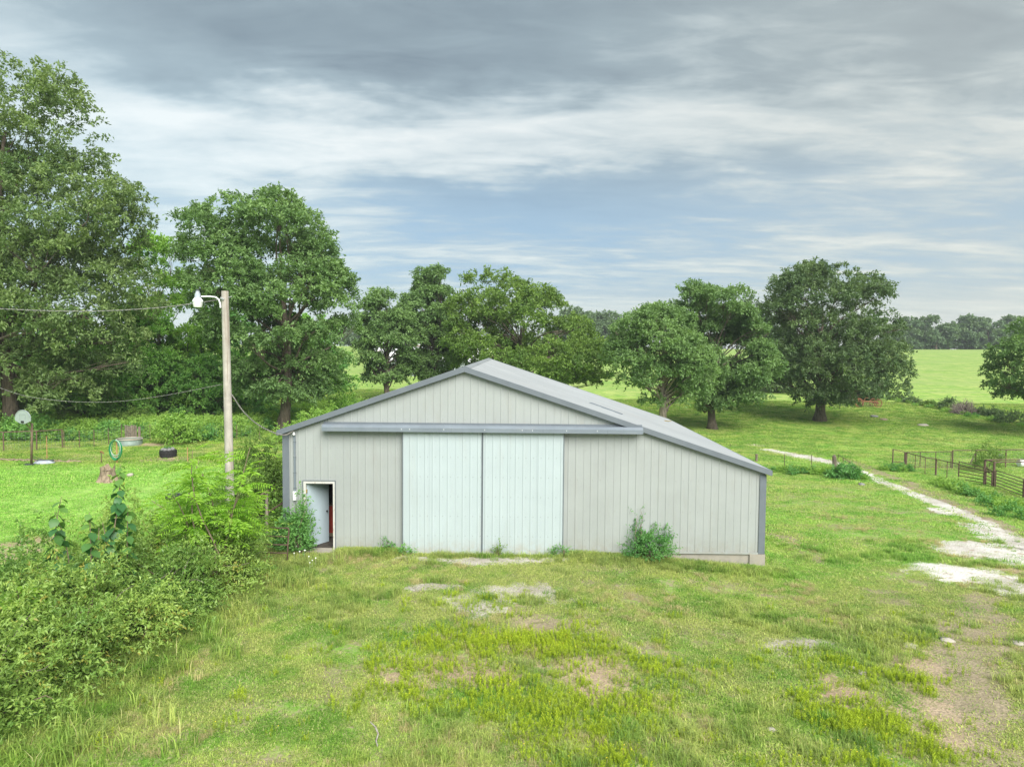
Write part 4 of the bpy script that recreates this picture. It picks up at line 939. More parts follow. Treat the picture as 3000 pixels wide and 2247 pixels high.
# broad-leaved saplings
def broad_leaf_mesh():
    V = [(0, 0, 0), (.25, .36, .05), (.6, .40, .03), (1.0, 0, -.16), (.6, -.40, .03), (.25, -.36, .05), (.3, 0, -.01), (.62, 0, -.05)]
    Fc = [(0, 1, 6), (1, 2, 7, 6), (2, 3, 7), (3, 4, 7), (4, 5, 6, 7), (5, 0, 6)]
    return V, Fc
def broad(label, stems, seed):
    """stems: list of (px base, py base, Y, px top, py top, leaves)"""
    r = np.random.default_rng(seed); b = np.array(gxy(stems[0][0], stems[0][1])); o = thing('broad_leaf_sapling', label, 'sapling', tuple(b)); mb = MB()
    datas = []
    for k in range(3):
        V, Fc = broad_leaf_mesh(); V = np.array(V); V[:, 2] += r.normal(size=8)*.02; q = mk('leaf', V, Fc, L_MULB, None, cols=np.full(8, (.15, .5, .95)[k]), smooth=True); datas.append(q.data); bpy.data.objects.remove(q)
    for (pxb, Yd, pxt, pyt, nl_) in stems:
        s0 = np.array(gxy(pxb, Yd)); t0 = AT(pxt, pyt, Yd); c = curve(s0, t0, 8, r, .03, .0); mb.tube(c, np.linspace(.022, .006, 9), 5, cap=False)
        nl_ = int(nl_*1.5)
        for k in range(nl_):
            f_ = .30+.70*(k+.5)/nl_; t = f_*8; j = min(7, int(t)); p = c[j]+(c[j+1]-c[j])*(t-j)-b
            f = bpy.data.objects.new('leaf', datas[2 if f_ > .88 else (1 if r.random() < .3 else 0)]); COL.objects.link(f); f.parent = o; f.location = p
            az = k*2.4+r.normal()*.4; s_ = r.uniform(.21, .33)*(1-.35*max(0, f_-.7)/.3)
            f.rotation_euler = (r.normal()*.35, r.uniform(.25, .95), az); f.scale = (s_,)*3
    mb.build('stems', M_TWIG, o); return o
broad('tall broad-leaved sapling standing out of the hedge in front of the tree stump', [(315, 15.5, 352, 1360, 34), (330, 15.4, 375, 1480, 14), (300, 15.6, 300, 1530, 9)], 501)
broad('shorter broad-leaved sapling rising from the hedge left of the taller one', [(200, 14.8, 180, 1455, 20), (225, 14.7, 262, 1500, 16), (240, 14.9, 290, 1545, 12), (190, 14.9, 160, 1500, 9)], 502)

# ------------------------------------------------------------------ utility pole and cables
PY = 20.0
pb = gxy(672, PY); ptp = AT(659, 853, PY)
pole = thing('utility_pole', 'weathered wooden utility pole with a white yard lamp on its arm', 'utility pole', pb)
mb = MB(); pts = [np.array(pb)+(ptp-np.array(pb))*t for t in np.linspace(0, 1, 9)]; pts[0][2] -= .2
mb.tube(pts, np.linspace(.128, .098, 9), 14); arc_z(mb.build('pole', M_WOOD, pole), 50)
def PP(px, py, dy=0.): return AT(px, py, PY+dy)
mb = MB(); mb.tube([PP(646, 902, -.1), PP(645, 890, -.1), PP(641, 878, -.11), PP(632, 871, -.12), PP(615, 869, -.12), PP(590, 869, -.12)], .022, 8); arc_z(mb.build('lamp_arm', M_WHITE, pole), 60)
hc = PP(579, 864, -.12); mb = MB(); mb.lathe(hc, [(0, .11), (.05, .105), (.055, .05), (.072, .04), (.085, -.08), (.05, -.10)], 14); arc_z(mb.build('lamp_housing', M_GREYPL, pole), 50)
mb = MB(); mb.lathe(hc, [(.03, .111), (.045, .12), (.045, .15), (.0, .155)], 12); mb.build('photocell', M_DGREY, pole)
sh = mb = MB(); mb.lathe(hc, [(.085, -.085), (.125, -.13), (.142, -.17), (.142, -.20), (.132, -.20), (.08, -.09)], 20); arc_z(mb.build('lamp_shade', M_WHITE, pole), 60)
mb = MB(); mb.lathe(hc, [(.134, -.202), (.128, -.27), (.108, -.345), (.0, -.352)], 20); arc_z(mb.build('lamp_lens', M_LENS, pole), 60)
mb = MB(); mb.tube([PP(652, 877, -.1), PP(680, 869, .05)], .012, 6); mb.tube([PP(646, 873, -.12), PP(656, 878, -.11)], .03, 6); mb.build('bracket_bolt', M_GALV, pole)
def cable(label, pts, rad, mt, twist=None):
    """smooth cable through points"""
    P = [np.array(p) for p in pts]; outp = []
    for i in range(len(P)-1):
        p0, p1, p2, p3 = P[max(i-1, 0)], P[i], P[i+1], P[min(i+2, len(P)-1)]
        for t in np.linspace(0, 1, 14, endpoint=False):
            outp.append(.5*((2*p1)+(-p0+p2)*t+(2*p0-5*p1+4*p2-p3)*t*t+(-p0+3*p1-3*p2+p3)*t**3))
    outp.append(P[-1]); o = thing('overhead_cable', label, 'cable', tuple(P[-1]))
    mb = MB(); mb.tube(outp, rad, 5); mb.build('wire', mt, o)
    if twist:
        q = []; s_ = 0
        for i in range((len(outp)-1)*3):
            j = i//3; p = outp[j]+(outp[j+1]-outp[j])*((i % 3)/3); s_ = i*.9; q.append(p+np.array([0, math.cos(s_), math.sin(s_)])*rad*1.7)
        mb = MB(); mb.tube(q, rad*.8, 4); mb.build('twisted_wire', twist, o)
    return o
cable('upper pale twisted cable running left from the lamp to the frame edge', [AT(-700, 812, 23), AT(-300, 893, 22), AT(0, 905, 21.2), AT(150, 911, 20.9), AT(300, 911, 20.5), AT(460, 902, 20.2), AT(590, 886, 20), AT(650, 876, 20)], .010, M_CABLE, M_CABLED)
cable('lower thin cable sagging left from the middle of the pole', [AT(-500, 930, 25), AT(-200, 1060, 24), AT(30, 1147, 23), AT(130, 1169, 22), AT(250, 1178, 21.5), AT(360, 1175, 21), AT(480, 1159, 20.5), AT(600, 1136, 20.1), AT(650, 1126, 20)], .005, M_CABLE, M_CABLED)
cable('dark service cable dropping from the pole to the barn corner', [AT(671, 1146, 20), AT(686, 1166, 20.1), AT(700, 1188, 20.3), AT(720, 1213, 20.5), AT(745, 1236, 20.8), AT(775, 1255, 21), AT(810, 1270, 21.2), AT(835, 1274, 21.3), AT(850, 1268, 21.35), AT(864, 1258, 21.4)], .011, M_CABLED, M_CABLE)

# ------------------------------------------------------------------ basketball hoop
bx, by, bz = G(92, 1364); HY = by-CAM[1]
hoop = thing('basketball_hoop', 'portable basketball hoop with white fan-shaped backboard on a brown pole', 'basketball hoop', (bx, by, bz))
mb = MB(); tp = AT(94, 1240, HY); mb.tube([(bx, by, bz), tp], .055, 10); mb.build('pole', M_POLEB, hoop, smooth=True)
c = AT(68, 1221, HY-.35); yw = R(-18); ux = np.array([math.cos(yw), math.sin(yw), 0]); nn = np.array([math.sin(yw), -math.cos(yw), 0]); uz = np.array([0, 0, 1.])
half = .56; out2 = []
for t in np.linspace(math.pi*.96, math.pi*.04, 17): out2.append((half*math.cos(t)*1.0, -.10+.46*math.sin(t)))
out2 += [(half*.98, -.20), (half*.55, -.30), (.12, -.36), (-.12, -.36), (-half*.55, -.30), (-half*.98, -.20)]
def plate(mb, poly, c, th, off=0., s=1.):
    n_ = len(poly); V = [c+ux*a_*s+uz*b_*s+nn*(off+th) for a_, b_ in poly]+[c+ux*a_*s+uz*b_*s+nn*off for a_, b_ in poly]
    mb.add(V, [tuple(range(n_))[::-1], tuple(range(n_, 2*n_))]+[(i, (i+1) % n_, n_+(i+1) % n_, n_+i) for i in range(n_)])
mb = MB(); plate(mb, out2, c, .035); bb = mb.build('backboard', M_BOARD, hoop)
mb = MB(); pl_ = [c+ux*a_*.93+uz*(b_*.93)+nn*.038 for a_, b_ in out2[:17]]; mb.tube(pl_, .012, 4); mb.build('border_line', M_LINE, bb)
mb = MB(); sq = [(-.2, -.16), (-.2, .12), (.2, .12), (.2, -.16)]; mb.tube([c+ux*a_+uz*b_+nn*.038 for a_, b_ in sq], .008, 4); mb.build('target_square', M_LINE, bb)
mb = MB(); mb.obox(c+uz*-.26+nn*.04-ux*.09, c+uz*-.26+nn*.04+ux*.09, .06, .10); mb.build('rim_bracket', M_BLACK, hoop)
mb = MB(); mb.tube([tp-uz*.1, c-nn*.03+uz*.05], .025, 6); mb.tube([tp-uz*.5, c-nn*.03-uz*.15], .02, 6); mb.build('support_arm', M_POLEB, hoop)
b1 = np.array(G(130, 1358)); mb = MB(); prof = [(.0, .0), (.50, .0), (.53, .05), (.42, .13), (.30, .17), (.0, .18)]
mb.lathe(b1, prof, 16, sx=1.0, sy=.75); arc_z(mb.build('base_tank', M_GREYPL, hoop), 40)
mb = MB(); mb.box(b1[0]-.35, b1[0]+.5, b1[1]-.06, b1[1]+.06, b1[2]+.15, b1[2]+.2); mb.build('base_strap', M_DGREY, hoop)
mb = MB(); mb.tube([(bx, by, bz+.5), b1+np.array([.1, 0, .15])], .015, 5); mb.tube([(bx, by, bz+.42), b1+np.array([-.25, -.1, .12])], .015, 5); mb.build('brace', M_DGREY, hoop)
mb = MB(); mb.obox((bx-.32, by+.02, bz+.05), (bx+.1, by, bz+.05), .14, .08); mb.build('wheel_foot', M_DGREY, hoop)

# ------------------------------------------------------------------ fences on the left
def post_at(px, pyb, pyt):
    x, y, z = G(px, pyb); Yd = y-CAM[1]; t = AT(px, pyt, Yd); return np.array([x, y, z]), np.array([x, y, t[2]])
def fence(name, label, posts, mt, rad, rails=(), mesh=True, cat='fence', wires=7, group=None, postmats=None, mgap=.18, railr=.025, mrad=.004):
    """posts: (px, py base, py top); rails: fractions of the height"""
    PT = [post_at(*p) for p in posts]; o = thing(name, label, cat, tuple(PT[0][0]), group)
    for i, (b_, t_) in enumerate(PT):
        mb = MB(); b2 = b_.copy(); b2[2] -= .1; rd = rad[i] if hasattr(rad, '__len__') else rad; mb.tube([b2, t_], rd, 7); mb.build('post', postmats[i] if postmats else mt, o)
    for f in rails:
        for i in range(len(PT)-1):
            a_, b_ = PT[i], PT[i+1]; mb = MB(); mb.tube([a_[0]+(a_[1]-a_[0])*f, b_[0]+(b_[1]-b_[0])*f], railr, 6); mb.build('rail', mt, o)
    if mesh:
        mb = MB()
        for i in range(len(PT)-1):
            a_, b_ = PT[i], PT[i+1]
            for k in range(wires):
                f = .06+.9*k/(wires-1); mb.tube([a_[0]+(a_[1]-a_[0])*f, b_[0]+(b_[1]-b_[0])*f], mrad, 3, cap=False)
            L = np.linalg.norm(b_[0]-a_[0]); nv = int(L/mgap)
            for k in range(1, nv):
                t = k/nv; p0 = a_[0]+(b_[0]-a_[0])*t; p1 = a_[1]+(b_[1]-a_[1])*t; mb.tube([p0+(p1-p0)*.05, p0+(p1-p0)*.96], mrad, 3, cap=False)
        mb.build('wire_mesh', M_GALV, o)['kind'] = 'stuff'
    return o
fence('pipe_fence', 'rusty pipe-topped wire fence at far left behind the basketball hoop', [(-150, 1326, 1268), (-60, 1323, 1266), (11, 1321, 1265), (108, 1319, 1262), (183, 1312, 1258)], M_RUST, .035, rails=(.985,), railr=.03)
fence('wire_fence', 'woven wire fence on thin steel posts running behind the stock tank', [(188, 1312, 1262), (233, 1311, 1261), (276, 1309, 1259), (318, 1302, 1254), (357, 1295, 1243), (397, 1292, 1243)], M_RUST, .022, mgap=.25)
fence('wire_fence', 'wire fence continuing from the dark wooden post to behind the utility pole', [(409, 1297, 1250), (440, 1291, 1243), (490, 1289, 1243), (545, 1288, 1245), (620, 1287, 1247), (694, 1286, 1245), (760, 1288, 1248)], M_RUST, [.08, .02, .02, .02, .02, .025, .02], postmats=[M_OLDW]+[M_RUST]*6, mgap=.3)
# old board panel
o = thing('board_panel', 'grey weathered upright boards leaning in the fence behind the stock tank', 'board panel', tuple(post_at(364, 1296, 1246)[0]))
for k in range(6):
    p0, p1 = post_at(365+k*6, 1294, 1246+(k % 3)*1.5); mb = MB(); mb.box(p0[0]-.055, p0[0]+.055, p0[1]+.14, p0[1]+.165, p0[2], p1[2]); mb.build('board', M_OLDW, o)
# stock tank
x, y, z = G(359, 1309); tk = thing('stock_tank', 'round galvanized stock tank with a pale rim by the fence', 'stock tank', (x, y+.8, z))
mb = MB(); mb.lathe((x, y+.8, z), [(.70, 0), (.72, .13), (.71, .15), (.72, .26), (.71, .28), (.72, .38)], 28); 
mb.f = mb.f[:-1]; arc_z(mb.build('tank_wall', M_TANK, tk), 40)
mb = MB(); mb.tube([(x+.73*math.cos(t), y+.8+.73*math.sin(t), z+.39) for t in np.linspace(0, 2*math.pi, 33)], .028, 6); mb.build('rim', M_STONE, tk, smooth=True)
mb = MB(); mb.lathe((x, y+.8, z), [(.70, .31), (.0, .312)], 24); mb.build('water', M_WATER, tk)
# hose on a post
p0, p1 = post_at(343, 1358, 1288); hs = thing('garden_hose', 'coiled green garden hose hung over a short post', 'hose', tuple(p0))
pst = thing('hose_post', 'short brown post carrying the coiled green hose', 'post', tuple(p0)); mb = MB(); mb.tube([p0, p1], .035, 7); mb.build('post', M_ORANGE, pst); mb = MB(); mb.tube([p1+np.array([-.12, -.05, -.02]), p1+np.array([.12, -.05, -.02])], .03, 6); mb.build('hanger', M_OLDW, pst)
for k in range(9):
    rr_ = random.Random(k); w = .30+rr_.uniform(-.07, .05); h_ = .44+rr_.uniform(-.05, .10); cc = p1+np.array([rr_.uniform(-.03, .03), -.06-.012*k, -h_]); mb = MB()
    mb.tube([cc+np.array([w*math.sin(t)*(1 if abs(math.sin(t)) else 1), .0, h_*math.cos(t)]) for t in np.linspace(0, 2*math.pi, 26)], .017, 6, cap=False); mb.build('coil', M_HOSEW if k in (3, 7) else M_HOSE, hs, smooth=True)
# hydrant
p0, p1 = post_at(297, 1357, 1326); hy = thing('yard_hydrant', 'small rusty yard hydrant left of the green hose', 'hydrant', tuple(p0)); mb = MB(); mb.tube([p0, p1], .022, 6); mb.build('riser', M_RUST, hy)
mb = MB(); mb.tube([p1+np.array([-.05, 0, 0]), p1+np.array([0, 0, .07]), p1+np.array([.08, 0, .02]), p1+np.array([.13, 0, -.06])], .035, 6); mb.build('spout', M_RUSTB, hy)
for lb, px, pb_, pt_ in (('orange stake standing right of the basketball hoop pole', 138, 1345, 1279), ('orange stake right of the black planter', 550, 1352, 1312)):
    p0, p1 = post_at(px, pb_, pt_); o = thing('marker_stake', lb, 'stake', tuple(p0)); mb = MB(); mb.obox(p0, p1, .035, .035, (0, 1, 0)); mb.build('rod', M_ORANGE, o); mb = MB(); mb.box(p1[0]-.022, p1[0]+.022, p1[1]-.022, p1[1]+.022, p1[2], p1[2]+.03); mb.build('cap', M_RUSTB, o)
# stump
x, y, z = G(316, 1411); st = thing('tree_stump', 'grey broken tree stump with flared roots on the bright lawn', 'stump', (x, y, z)); mb = MB(); k = 22; V = []
for i, (rr_, hh) in enumerate([(.52, -.05), (.40, .12), (.32, .32), (.29, .5), (.30, .66)]):
    for j in range(k):
        t = 2*math.pi*j/k; ro = rr_*(1+.16*math.sin(5*t+.5)*(1-.12*i)+.07*math.sin(11*t)); top = .12*math.sin(3*t+1)+.06*math.sin(7*t) if i == 4 else 0; V.append((x+ro*math.cos(t), y+ro*math.sin(t), z+hh+top))
mb.add(V, [(i*k+j, i*k+(j+1) % k, (i+1)*k+(j+1) % k, (i+1)*k+j) for i in range(4) for j in range(k)]); mb.build('bark', M_STUMP, st, smooth=True)
mb = MB(); mb.lathe((x, y, z), [(.30, .56), (.15, .60), (0, .52)], 14); mb.build('top', M_STUMP, st)
x, y, z = G(382, 1396); mb = MB(); mb.rock((x, y, z+.08), .16, 4); o = mb.build('stone', M_STONE, None, smooth=True, loc=(x, y, z)); tag(o, 'pale rounded stone on the lawn right of the stump', 'stone')
# planter
x, y, z = G(481, 1343); pt = thing('tub_planter', 'black round tub with grey stones on a bare patch of the yard', 'planter', (x, y+.45, z)); mb = MB()
mb.lathe((x, y+.45, z), [(.42, 0), (.45, .1), (.43, .12), (.46, .25), (.45, .40), (.40, .40)], 24); arc_z(mb.build('tub', M_TYRE, pt), 40)
for k in range(7):
    a_ = k*.9; mb = MB(); mb.rock((x+.24*math.cos(a_), y+.45+.24*math.sin(a_), z+.44), .13, 20+k, .7); mb.build('stone', M_GREYST, pt, smooth=True)
mb = MB(); mb.lathe((x, y+.45, z), [(.40, .36), (.0, .38)], 16); mb.build('soil', M_DARKIN, pt)
shrub('potted_plant', 'small green plant on the stones of the black tub', 'plant', (x, y+.4, z+.36), .28, .2, .26, L_SHRUB, 271, n=26, nl=6, leaf=(.09, .05), tl=.2, stems=3)
# tyre in the sapling foliage
x, y, z = G(512, 1462); tyo = thing('old_tyre', 'black tyre lying at the edge of the fronds below the lawn', 'tyre', (x, y, z)); mb = MB()
mb.tube([(x+.26*math.cos(t), y+.26*math.sin(t), z+.1) for t in np.linspace(0, 2*math.pi, 25)], .10, 8, cap=False); mb.build('tread', M_TYRE, tyo, smooth=True)
mb = MB(); mb.tube([(x+.22*math.cos(t), y+.22*math.sin(t), z+.19) for t in np.linspace(0, 2*math.pi, 25)], .025, 6, cap=False); mb.build('bead', M_DGREY, tyo, smooth=True)
# edging stones
mb = MB(); r = random.Random(8)
for px in np.arange(-40, 236, 4.2):
    x, y, z = G(px, 1348+ (px/235)*5 + r.uniform(-1.5, 1.5)); mb.rock((x, y, z+.02), r.uniform(.07, .12), int(px)+70, .5, 6)
o = mb.build('edging_stones', M_STUMP, None); tag(o, 'low row of reddish brown edging stones across the back of the lawn', 'edging', kind='stuff')

# ------------------------------------------------------------------ rusty gate in the hedge
gb = G(842, 1652); gY = gb[1]-CAM[1]
gt = thing('pipe_gate', 'rusty pipe gate half buried in the hedge beside the barn corner', 'gate', tuple(gb))
def GP(px, py, dy=0.): return AT(px, py, gY+dy)
mb = MB(); mb.tube([GP(841, 1656), GP(843, 1600), GP(846, 1555), GP(845, 1548), GP(838, 1545)], .022, 8); mb.build('end_post', M_RUST, gt, smooth=True)
for py, pxl in ((1546, 770), (1571, 770), (1595, 762), (1619, 755), (1645, 760)):
    mb = MB(); mb.tube([GP(pxl, py-1, .3), GP(843, py+1)], .019, 7); mb.build('rail', M_RUST, gt, smooth=True)
mb = MB(); mb.tube([GP(729, 1655, .25), GP(731, 1570, .25)], .07, 9); o = mb.build('gate_post', M_OLDW, None); tag(o, 'dark stout post under the hedge at the far end of the rusty gate', 'post')
sp = thing('pipe_brace', 'rusty pipe corner brace rising above the hedge left of the barn corner', 'fence', tuple(G(783, 1600)))
mb = MB(); q0 = AT(782, 1560, 22); mb.tube([q0, AT(781, 1440, 22)], .045, 8); mb.build('post', M_BARKL, sp)
mb = MB(); mb.tube([AT(784, 1437, 22), AT(750, 1462, 21)], .04, 8); mb.build('rail', M_RUST, sp)
mb = MB(); mb.tube([AT(783, 1502, 22), AT(830, 1472, 23)], .028, 8); mb.build('brace', M_RUST, sp)
mb = MB(); mb.tube([AT(830, 1560, 22.6), AT(831, 1468, 22.6)], .028, 8); mb.build('post', M_RUST, sp)

# ------------------------------------------------------------------ corral on the right
def Z8(x, y): return 2550+x/4.916, 1280+y/4.916
def p8(x, yb, yt): px, a_ = Z8(x, yb); _, b_ = Z8(x, yt); return (px, a_, b_)
def pipe(p, q, rad): mb = MB(); mb.tube([p, q], rad, 7); return mb
fence('pipe_fence', 'rusty pipe corral fence, front line with wire panels beside the driveway', [p8(505, 450, 218), p8(640, 492, 255), p8(785, 540, 290), p8(940, 552, 315), p8(1100, 590, 352), p8(1265, 640, 385)], M_RUST, [.05, .025, .025, .06, .025, .03], rails=(.985,), railr=.03, mgap=.22)
o = fence('pipe_fence', 'rusty pipe corner brace at the left end of the corral', [p8(318, 452, 175), p8(488, 450, 215)], M_RUST, .04, rails=(.99, .35), mesh=False)
fence('pipe_fence', 'rusty pipe corral fence, back line with wire panels nearest the corner brace', [p8(520, 442, 214), p8(713, 442, 214), p8(935, 446, 211), p8(1155, 452, 207)], M_RUST, .025, rails=(.99, .04), railr=.022, mgap=.22)
fence('pipe_fence', 'rusty pipe corral fence, long back line running out of the right edge', [p8(1178, 455, 190), p8(1510, 440, 187), p8(1945, 440, 180), p8(2400, 440, 174), p8(2900, 440, 168)], M_RUST, .045, rails=(.985,), railr=.035, mgap=.25)
def gate(label, pl0, pl1, nr=6, rad=.024):
    a_ = post_at(*pl0); b_ = post_at(*pl1); o = thing('pipe_gate', label, 'gate', tuple(a_[0]))
    for p_ in (a_, b_): pipe(p_[0], p_[1], rad*1.3).build('stile', M_RUST, o)
    for k in range(nr):
        f = .12+.87*k/(nr-1); pipe(a_[0]+(a_[1]-a_[0])*f, b_[0]+(b_[1]-b_[0])*f, rad).build('rail', M_RUST, o)
    return o
gate('rusty six-rail gate in the corral front line, left of the thick corner posts', p8(1268, 640, 350), p8(1630, 690, 440))
gate('rusty rail gate between the two thick corner posts of the corral', p8(1660, 690, 440), p8(1745, 710, 490), 5)
gate('rusty six-rail gate right of the thick corner posts, cut by the frame edge', p8(1800, 722, 480), p8(2195, 880, 605))
gate('rusty rail gate beyond the right frame edge of the corral', p8(2215, 885, 612), p8(2700, 990, 700))
o = thing('corral_archway', 'tall rusty pipe frame with overhead rails at the corral corner', 'archway', post_at(*p8(1635, 680, 330))[0])
pa, pb2, pc = post_at(*p8(1637, 685, 330)), post_at(*p8(1772, 718, 362)), post_at(*p8(1690, 560, 340))
for p_ in (pa, pb2): pipe(p_[0], p_[1], .06).build('post', M_RUST, o)
pipe(pa[1], pb2[1], .035).build('rail', M_RUST, o); pr = AT(*Z8(2600, 322), pa[1][1]-CAM[1]); pr2 = AT(*Z8(2600, 352), pb2[1][1]-CAM[1])
pipe(pa[1], pr, .035).build('rail', M_RUST, o); pipe(pb2[1], pr2, .035).build('rail', M_RUST, o)
pipe((pr[0], pr[1], float(gm(pr[0], pr[1]))), pr, .05).build('post', M_RUST, o); pipe((pr2[0], pr2[1], float(gm(pr2[0], pr2[1]))), pr2, .05).build('post', M_RUST, o)
pipe(pa[0]+(pa[1]-pa[0])*.5, pb2[0]+(pb2[1]-pb2[0])*.62, .03).build('rail', M_RUST, o)
# leaning timber in corral and bale of wire
q0, q1 = post_at(*p8(1430, 400, 235)); mb = MB(); mb.tube([q0, AT(*Z8(1525, 215), q0[1]-CAM[1])], .05, 6); o = mb.build('leaning_pole', M_OLDW, None); tag(o, 'grey pole leaning against the back fence inside the corral', 'pole')
x, y, z = G(*Z8(1855, 400)); o = thing('feeder', 'small dark round feeder on a thin stand inside the corral', 'feeder', (x, y, z)); pipe((x, y, z), (x, y, z+.45), .025).build('stand', M_RUST, o)
mb = MB(); mb.lathe((x, y, z+.45), [(.05, 0), (.28, .06), (.30, .14), (.2, .26), (0, .3)], 14); arc_z(mb.build('bowl', M_DGREY, o), 50)
x, y, z = G(2990, 1368); br = thing('plastic_barrel', 'white and blue barrel lying in the corral at the right edge', 'barrel', (x, y, z))
for (t0, t1, mm, nm) in ((0, .3, M_WHITE, 'white_end'), (.3, .95, M_BLUE, 'blue_body')):
    mb = MB(); mb.tube([(x-.15+t, y, z+.28) for t in np.linspace(t0, t1, 5)], [.24 if t0 == 0 else .285, .28, .285, .28, .28], 18); arc_z(mb.build(nm, mm, br), 40)
# short fence and gate beside the driveway
fence('wire_fence', 'sparse steel fence posts in the pasture right of the barn roof', [(2139, 1312, 1300), (2298, 1366, 1331), (2377, 1370, 1331), (2438, 1372, 1336)], M_RUST, .022, wires=4, mgap=9, mrad=.003)
mb = MB(); q0, q1 = post_at(2448, 1376, 1334); q0[2] -= .1; mb.tube([q0, q0*.1+q1*.9+np.array([-.1, 0, 0]), q1+np.array([-.15, 0, 0])], [.13, .12, .10], 9); o = mb.build('fence_post', M_OLDW, None); tag(o, 'stout grey wooden post leaning beside the driveway', 'post')
fence('leaning_gate', 'thin leaning pipe gate beside the driveway, right of the wooden post', [(2454, 1378, 1331), (2469, 1384, 1340), (2488, 1392, 1353), (2507, 1402, 1363)], M_RUST, .02, rails=(.98,), cat='gate', railr=.018, mesh=False)
q0, q1 = post_at(2216, 1352, 1330); mb = MB(); q0[2] -= .1; mb.tube([q0, q1], .09, 8); o = mb.build('fence_post', M_OLDW, None); tag(o, 'short dark post just beyond the right eave of the barn', 'post')
# rusty implement
x, y, z = G(2538, 1192); im = thing('rusty_implement', 'rusty old farm implement resting under the biggest oak', 'farm implement', (x, y, z)); 
for k, (dx, dy) in enumerate(((-1.1, -.5), (1.2, -.5), (1.2, .7), (-.6, .7))):
    cw = np.array([x+dx, y+dy, z+.5]); mb = MB(); mb.tube([cw+np.array([.48*math.cos(t), 0, .48*math.sin(t)]) for t in np.linspace(0, 2*math.pi, 19)], .05, 5, cap=False)
    for s_ in range(5): a_ = s_*math.pi/5; mb.tube([cw+np.array([.46*math.cos(a_), 0, .46*math.sin(a_)]), cw-np.array([.46*math.cos(a_), 0, .46*math.sin(a_)])], .02, 4)
    mb.build('wheel', M_RUSTB, im)
mb = MB(); mb.tube([(x-1.5, y, z+.75), (x+1.4, y+.1, z+.6)], .07, 6); mb.tube([(x-1.1, y-.5, z+.5), (x-.6, y+.7, z+.5)], .05, 6); mb.tube([(x+1.2, y-.5, z+.5), (x+1.2, y+.7, z+.5)], .05, 6); mb.tube([(x-1.4, y, z+.75), (x-1.7, y, z+1.15)], .04, 5); mb.tube([(x-.4, y, z+.7), (x-.1, y, z+1.15), (x+.2, y, z+1.1)], .04, 5); mb.build('frame', M_RUSTB, im)
mb = MB()
for k in range(9): mb.obox((x-.9+k*.24, y-.1, z+.65), (x-.8+k*.24, y-.5, z+.1), .04, .04)
mb.build('tines', M_RUST, im)
for lb, px, py, rr_, mm, sz_ in (('dark flat rock in the pasture below the implement', 2561, 1222, .45, M_GREYST, .4), ('pale flat rock in the middle of the right pasture', 2703, 1247, .6, M_STONE, .25), ('brownish rock right of the dark flat rock', 2588, 1230, .5, M_STUMP, .25), ('grey rock in the grass beside the driveway', 2524, 1422, .22, M_GREYST, .5), ('small pale stone in the near right grass', 2524, 1976, .10, M_STONE, .5), ('flat pale stone beside the dirt track', 2668, 1895, .17, M_STONE, .3), ('pale stone left of the dirt track, nearest the weed clump', 2498, 1960, .09, M_STONE, .4), ('pale stone at the bottom of the photo among the weeds', 2260, 2140, .08, M_STONE, .4), ('white stone on the right edge of the track', 2985, 1888, .16, M_STONE, .3), ('pale flat stone at the upper end of the dirt track', 2775, 1878, .16, M_STONE, .25)):
    x, y, z = G(px, py); mb = MB(); mb.rock((x, y, z+rr_*sz_*.3), rr_, int(px), sz_); o = mb.build('rock', mm, None, smooth=True, loc=(x, y, z)); tag(o, lb, 'rock')
mb = MB(); pts = [np.array(G(px, py))+np.array([0, 0, .03]) for px, py in ((1085, 2120), (1100, 2135), (1108, 2155), (1102, 2175), (1106, 2192))]; mb.tube(pts, [.012, .015, .015, .012, .008], 5); o = mb.build('fallen_stick', M_WOOD, None); tag(o, 'crooked pale stick lying in the front grass', 'stick')

# ------------------------------------------------------------------ distant long sheds behind the trees
def shed(label, x0, x1, y0, y1, eave, ridge):
    z0 = float(gh((x0+x1)/2, y0)); o = thing('long_shed', label, 'shed', ((x0+x1)/2, y0, z0), 'long sheds beyond the trees')
    mb = MB(); mb.box(x0, x1, y0, y1, z0-1, z0+eave); mb.build('wall', M_SHEDW, o); ym = (y0+y1)/2; mb = MB()
    mb.add([(x0-.3, y0-.4, z0+eave), (x1+.3, y0-.4, z0+eave), (x1+.3, ym, z0+ridge), (x0-.3, ym, z0+ridge), (x0-.3, y1+.4, z0+eave), (x1+.3, y1+.4, z0+eave)], [(0, 1, 2, 3), (3, 2, 5, 4), (0, 3, 4), (1, 5, 2)]); mb.build('roof', M_SHEDR, o)
    mb = MB(); mb.box(x0-.3, x1+.3, ym-.2, ym+.2, z0+ridge-.02, z0+ridge+.12); mb.build('ridge_cap', M_RUSTB, o)
xa = AT(1085, 1060, 118); xb = AT(1420, 1060, 118)
shed('long low shed with pale metal roof glimpsed through the trees behind the barn', xa[0], xb[0], xa[1], xa[1]+14, 2.4, 5.0)
xa = AT(1090, 1060, 150); xb = AT(1330, 1060, 150)
shed('farther long shed with pale roof glimpsed through the thin crooked tree', xa[0], xb[0], xa[1], xa[1]+14, 2.6, 5.6)

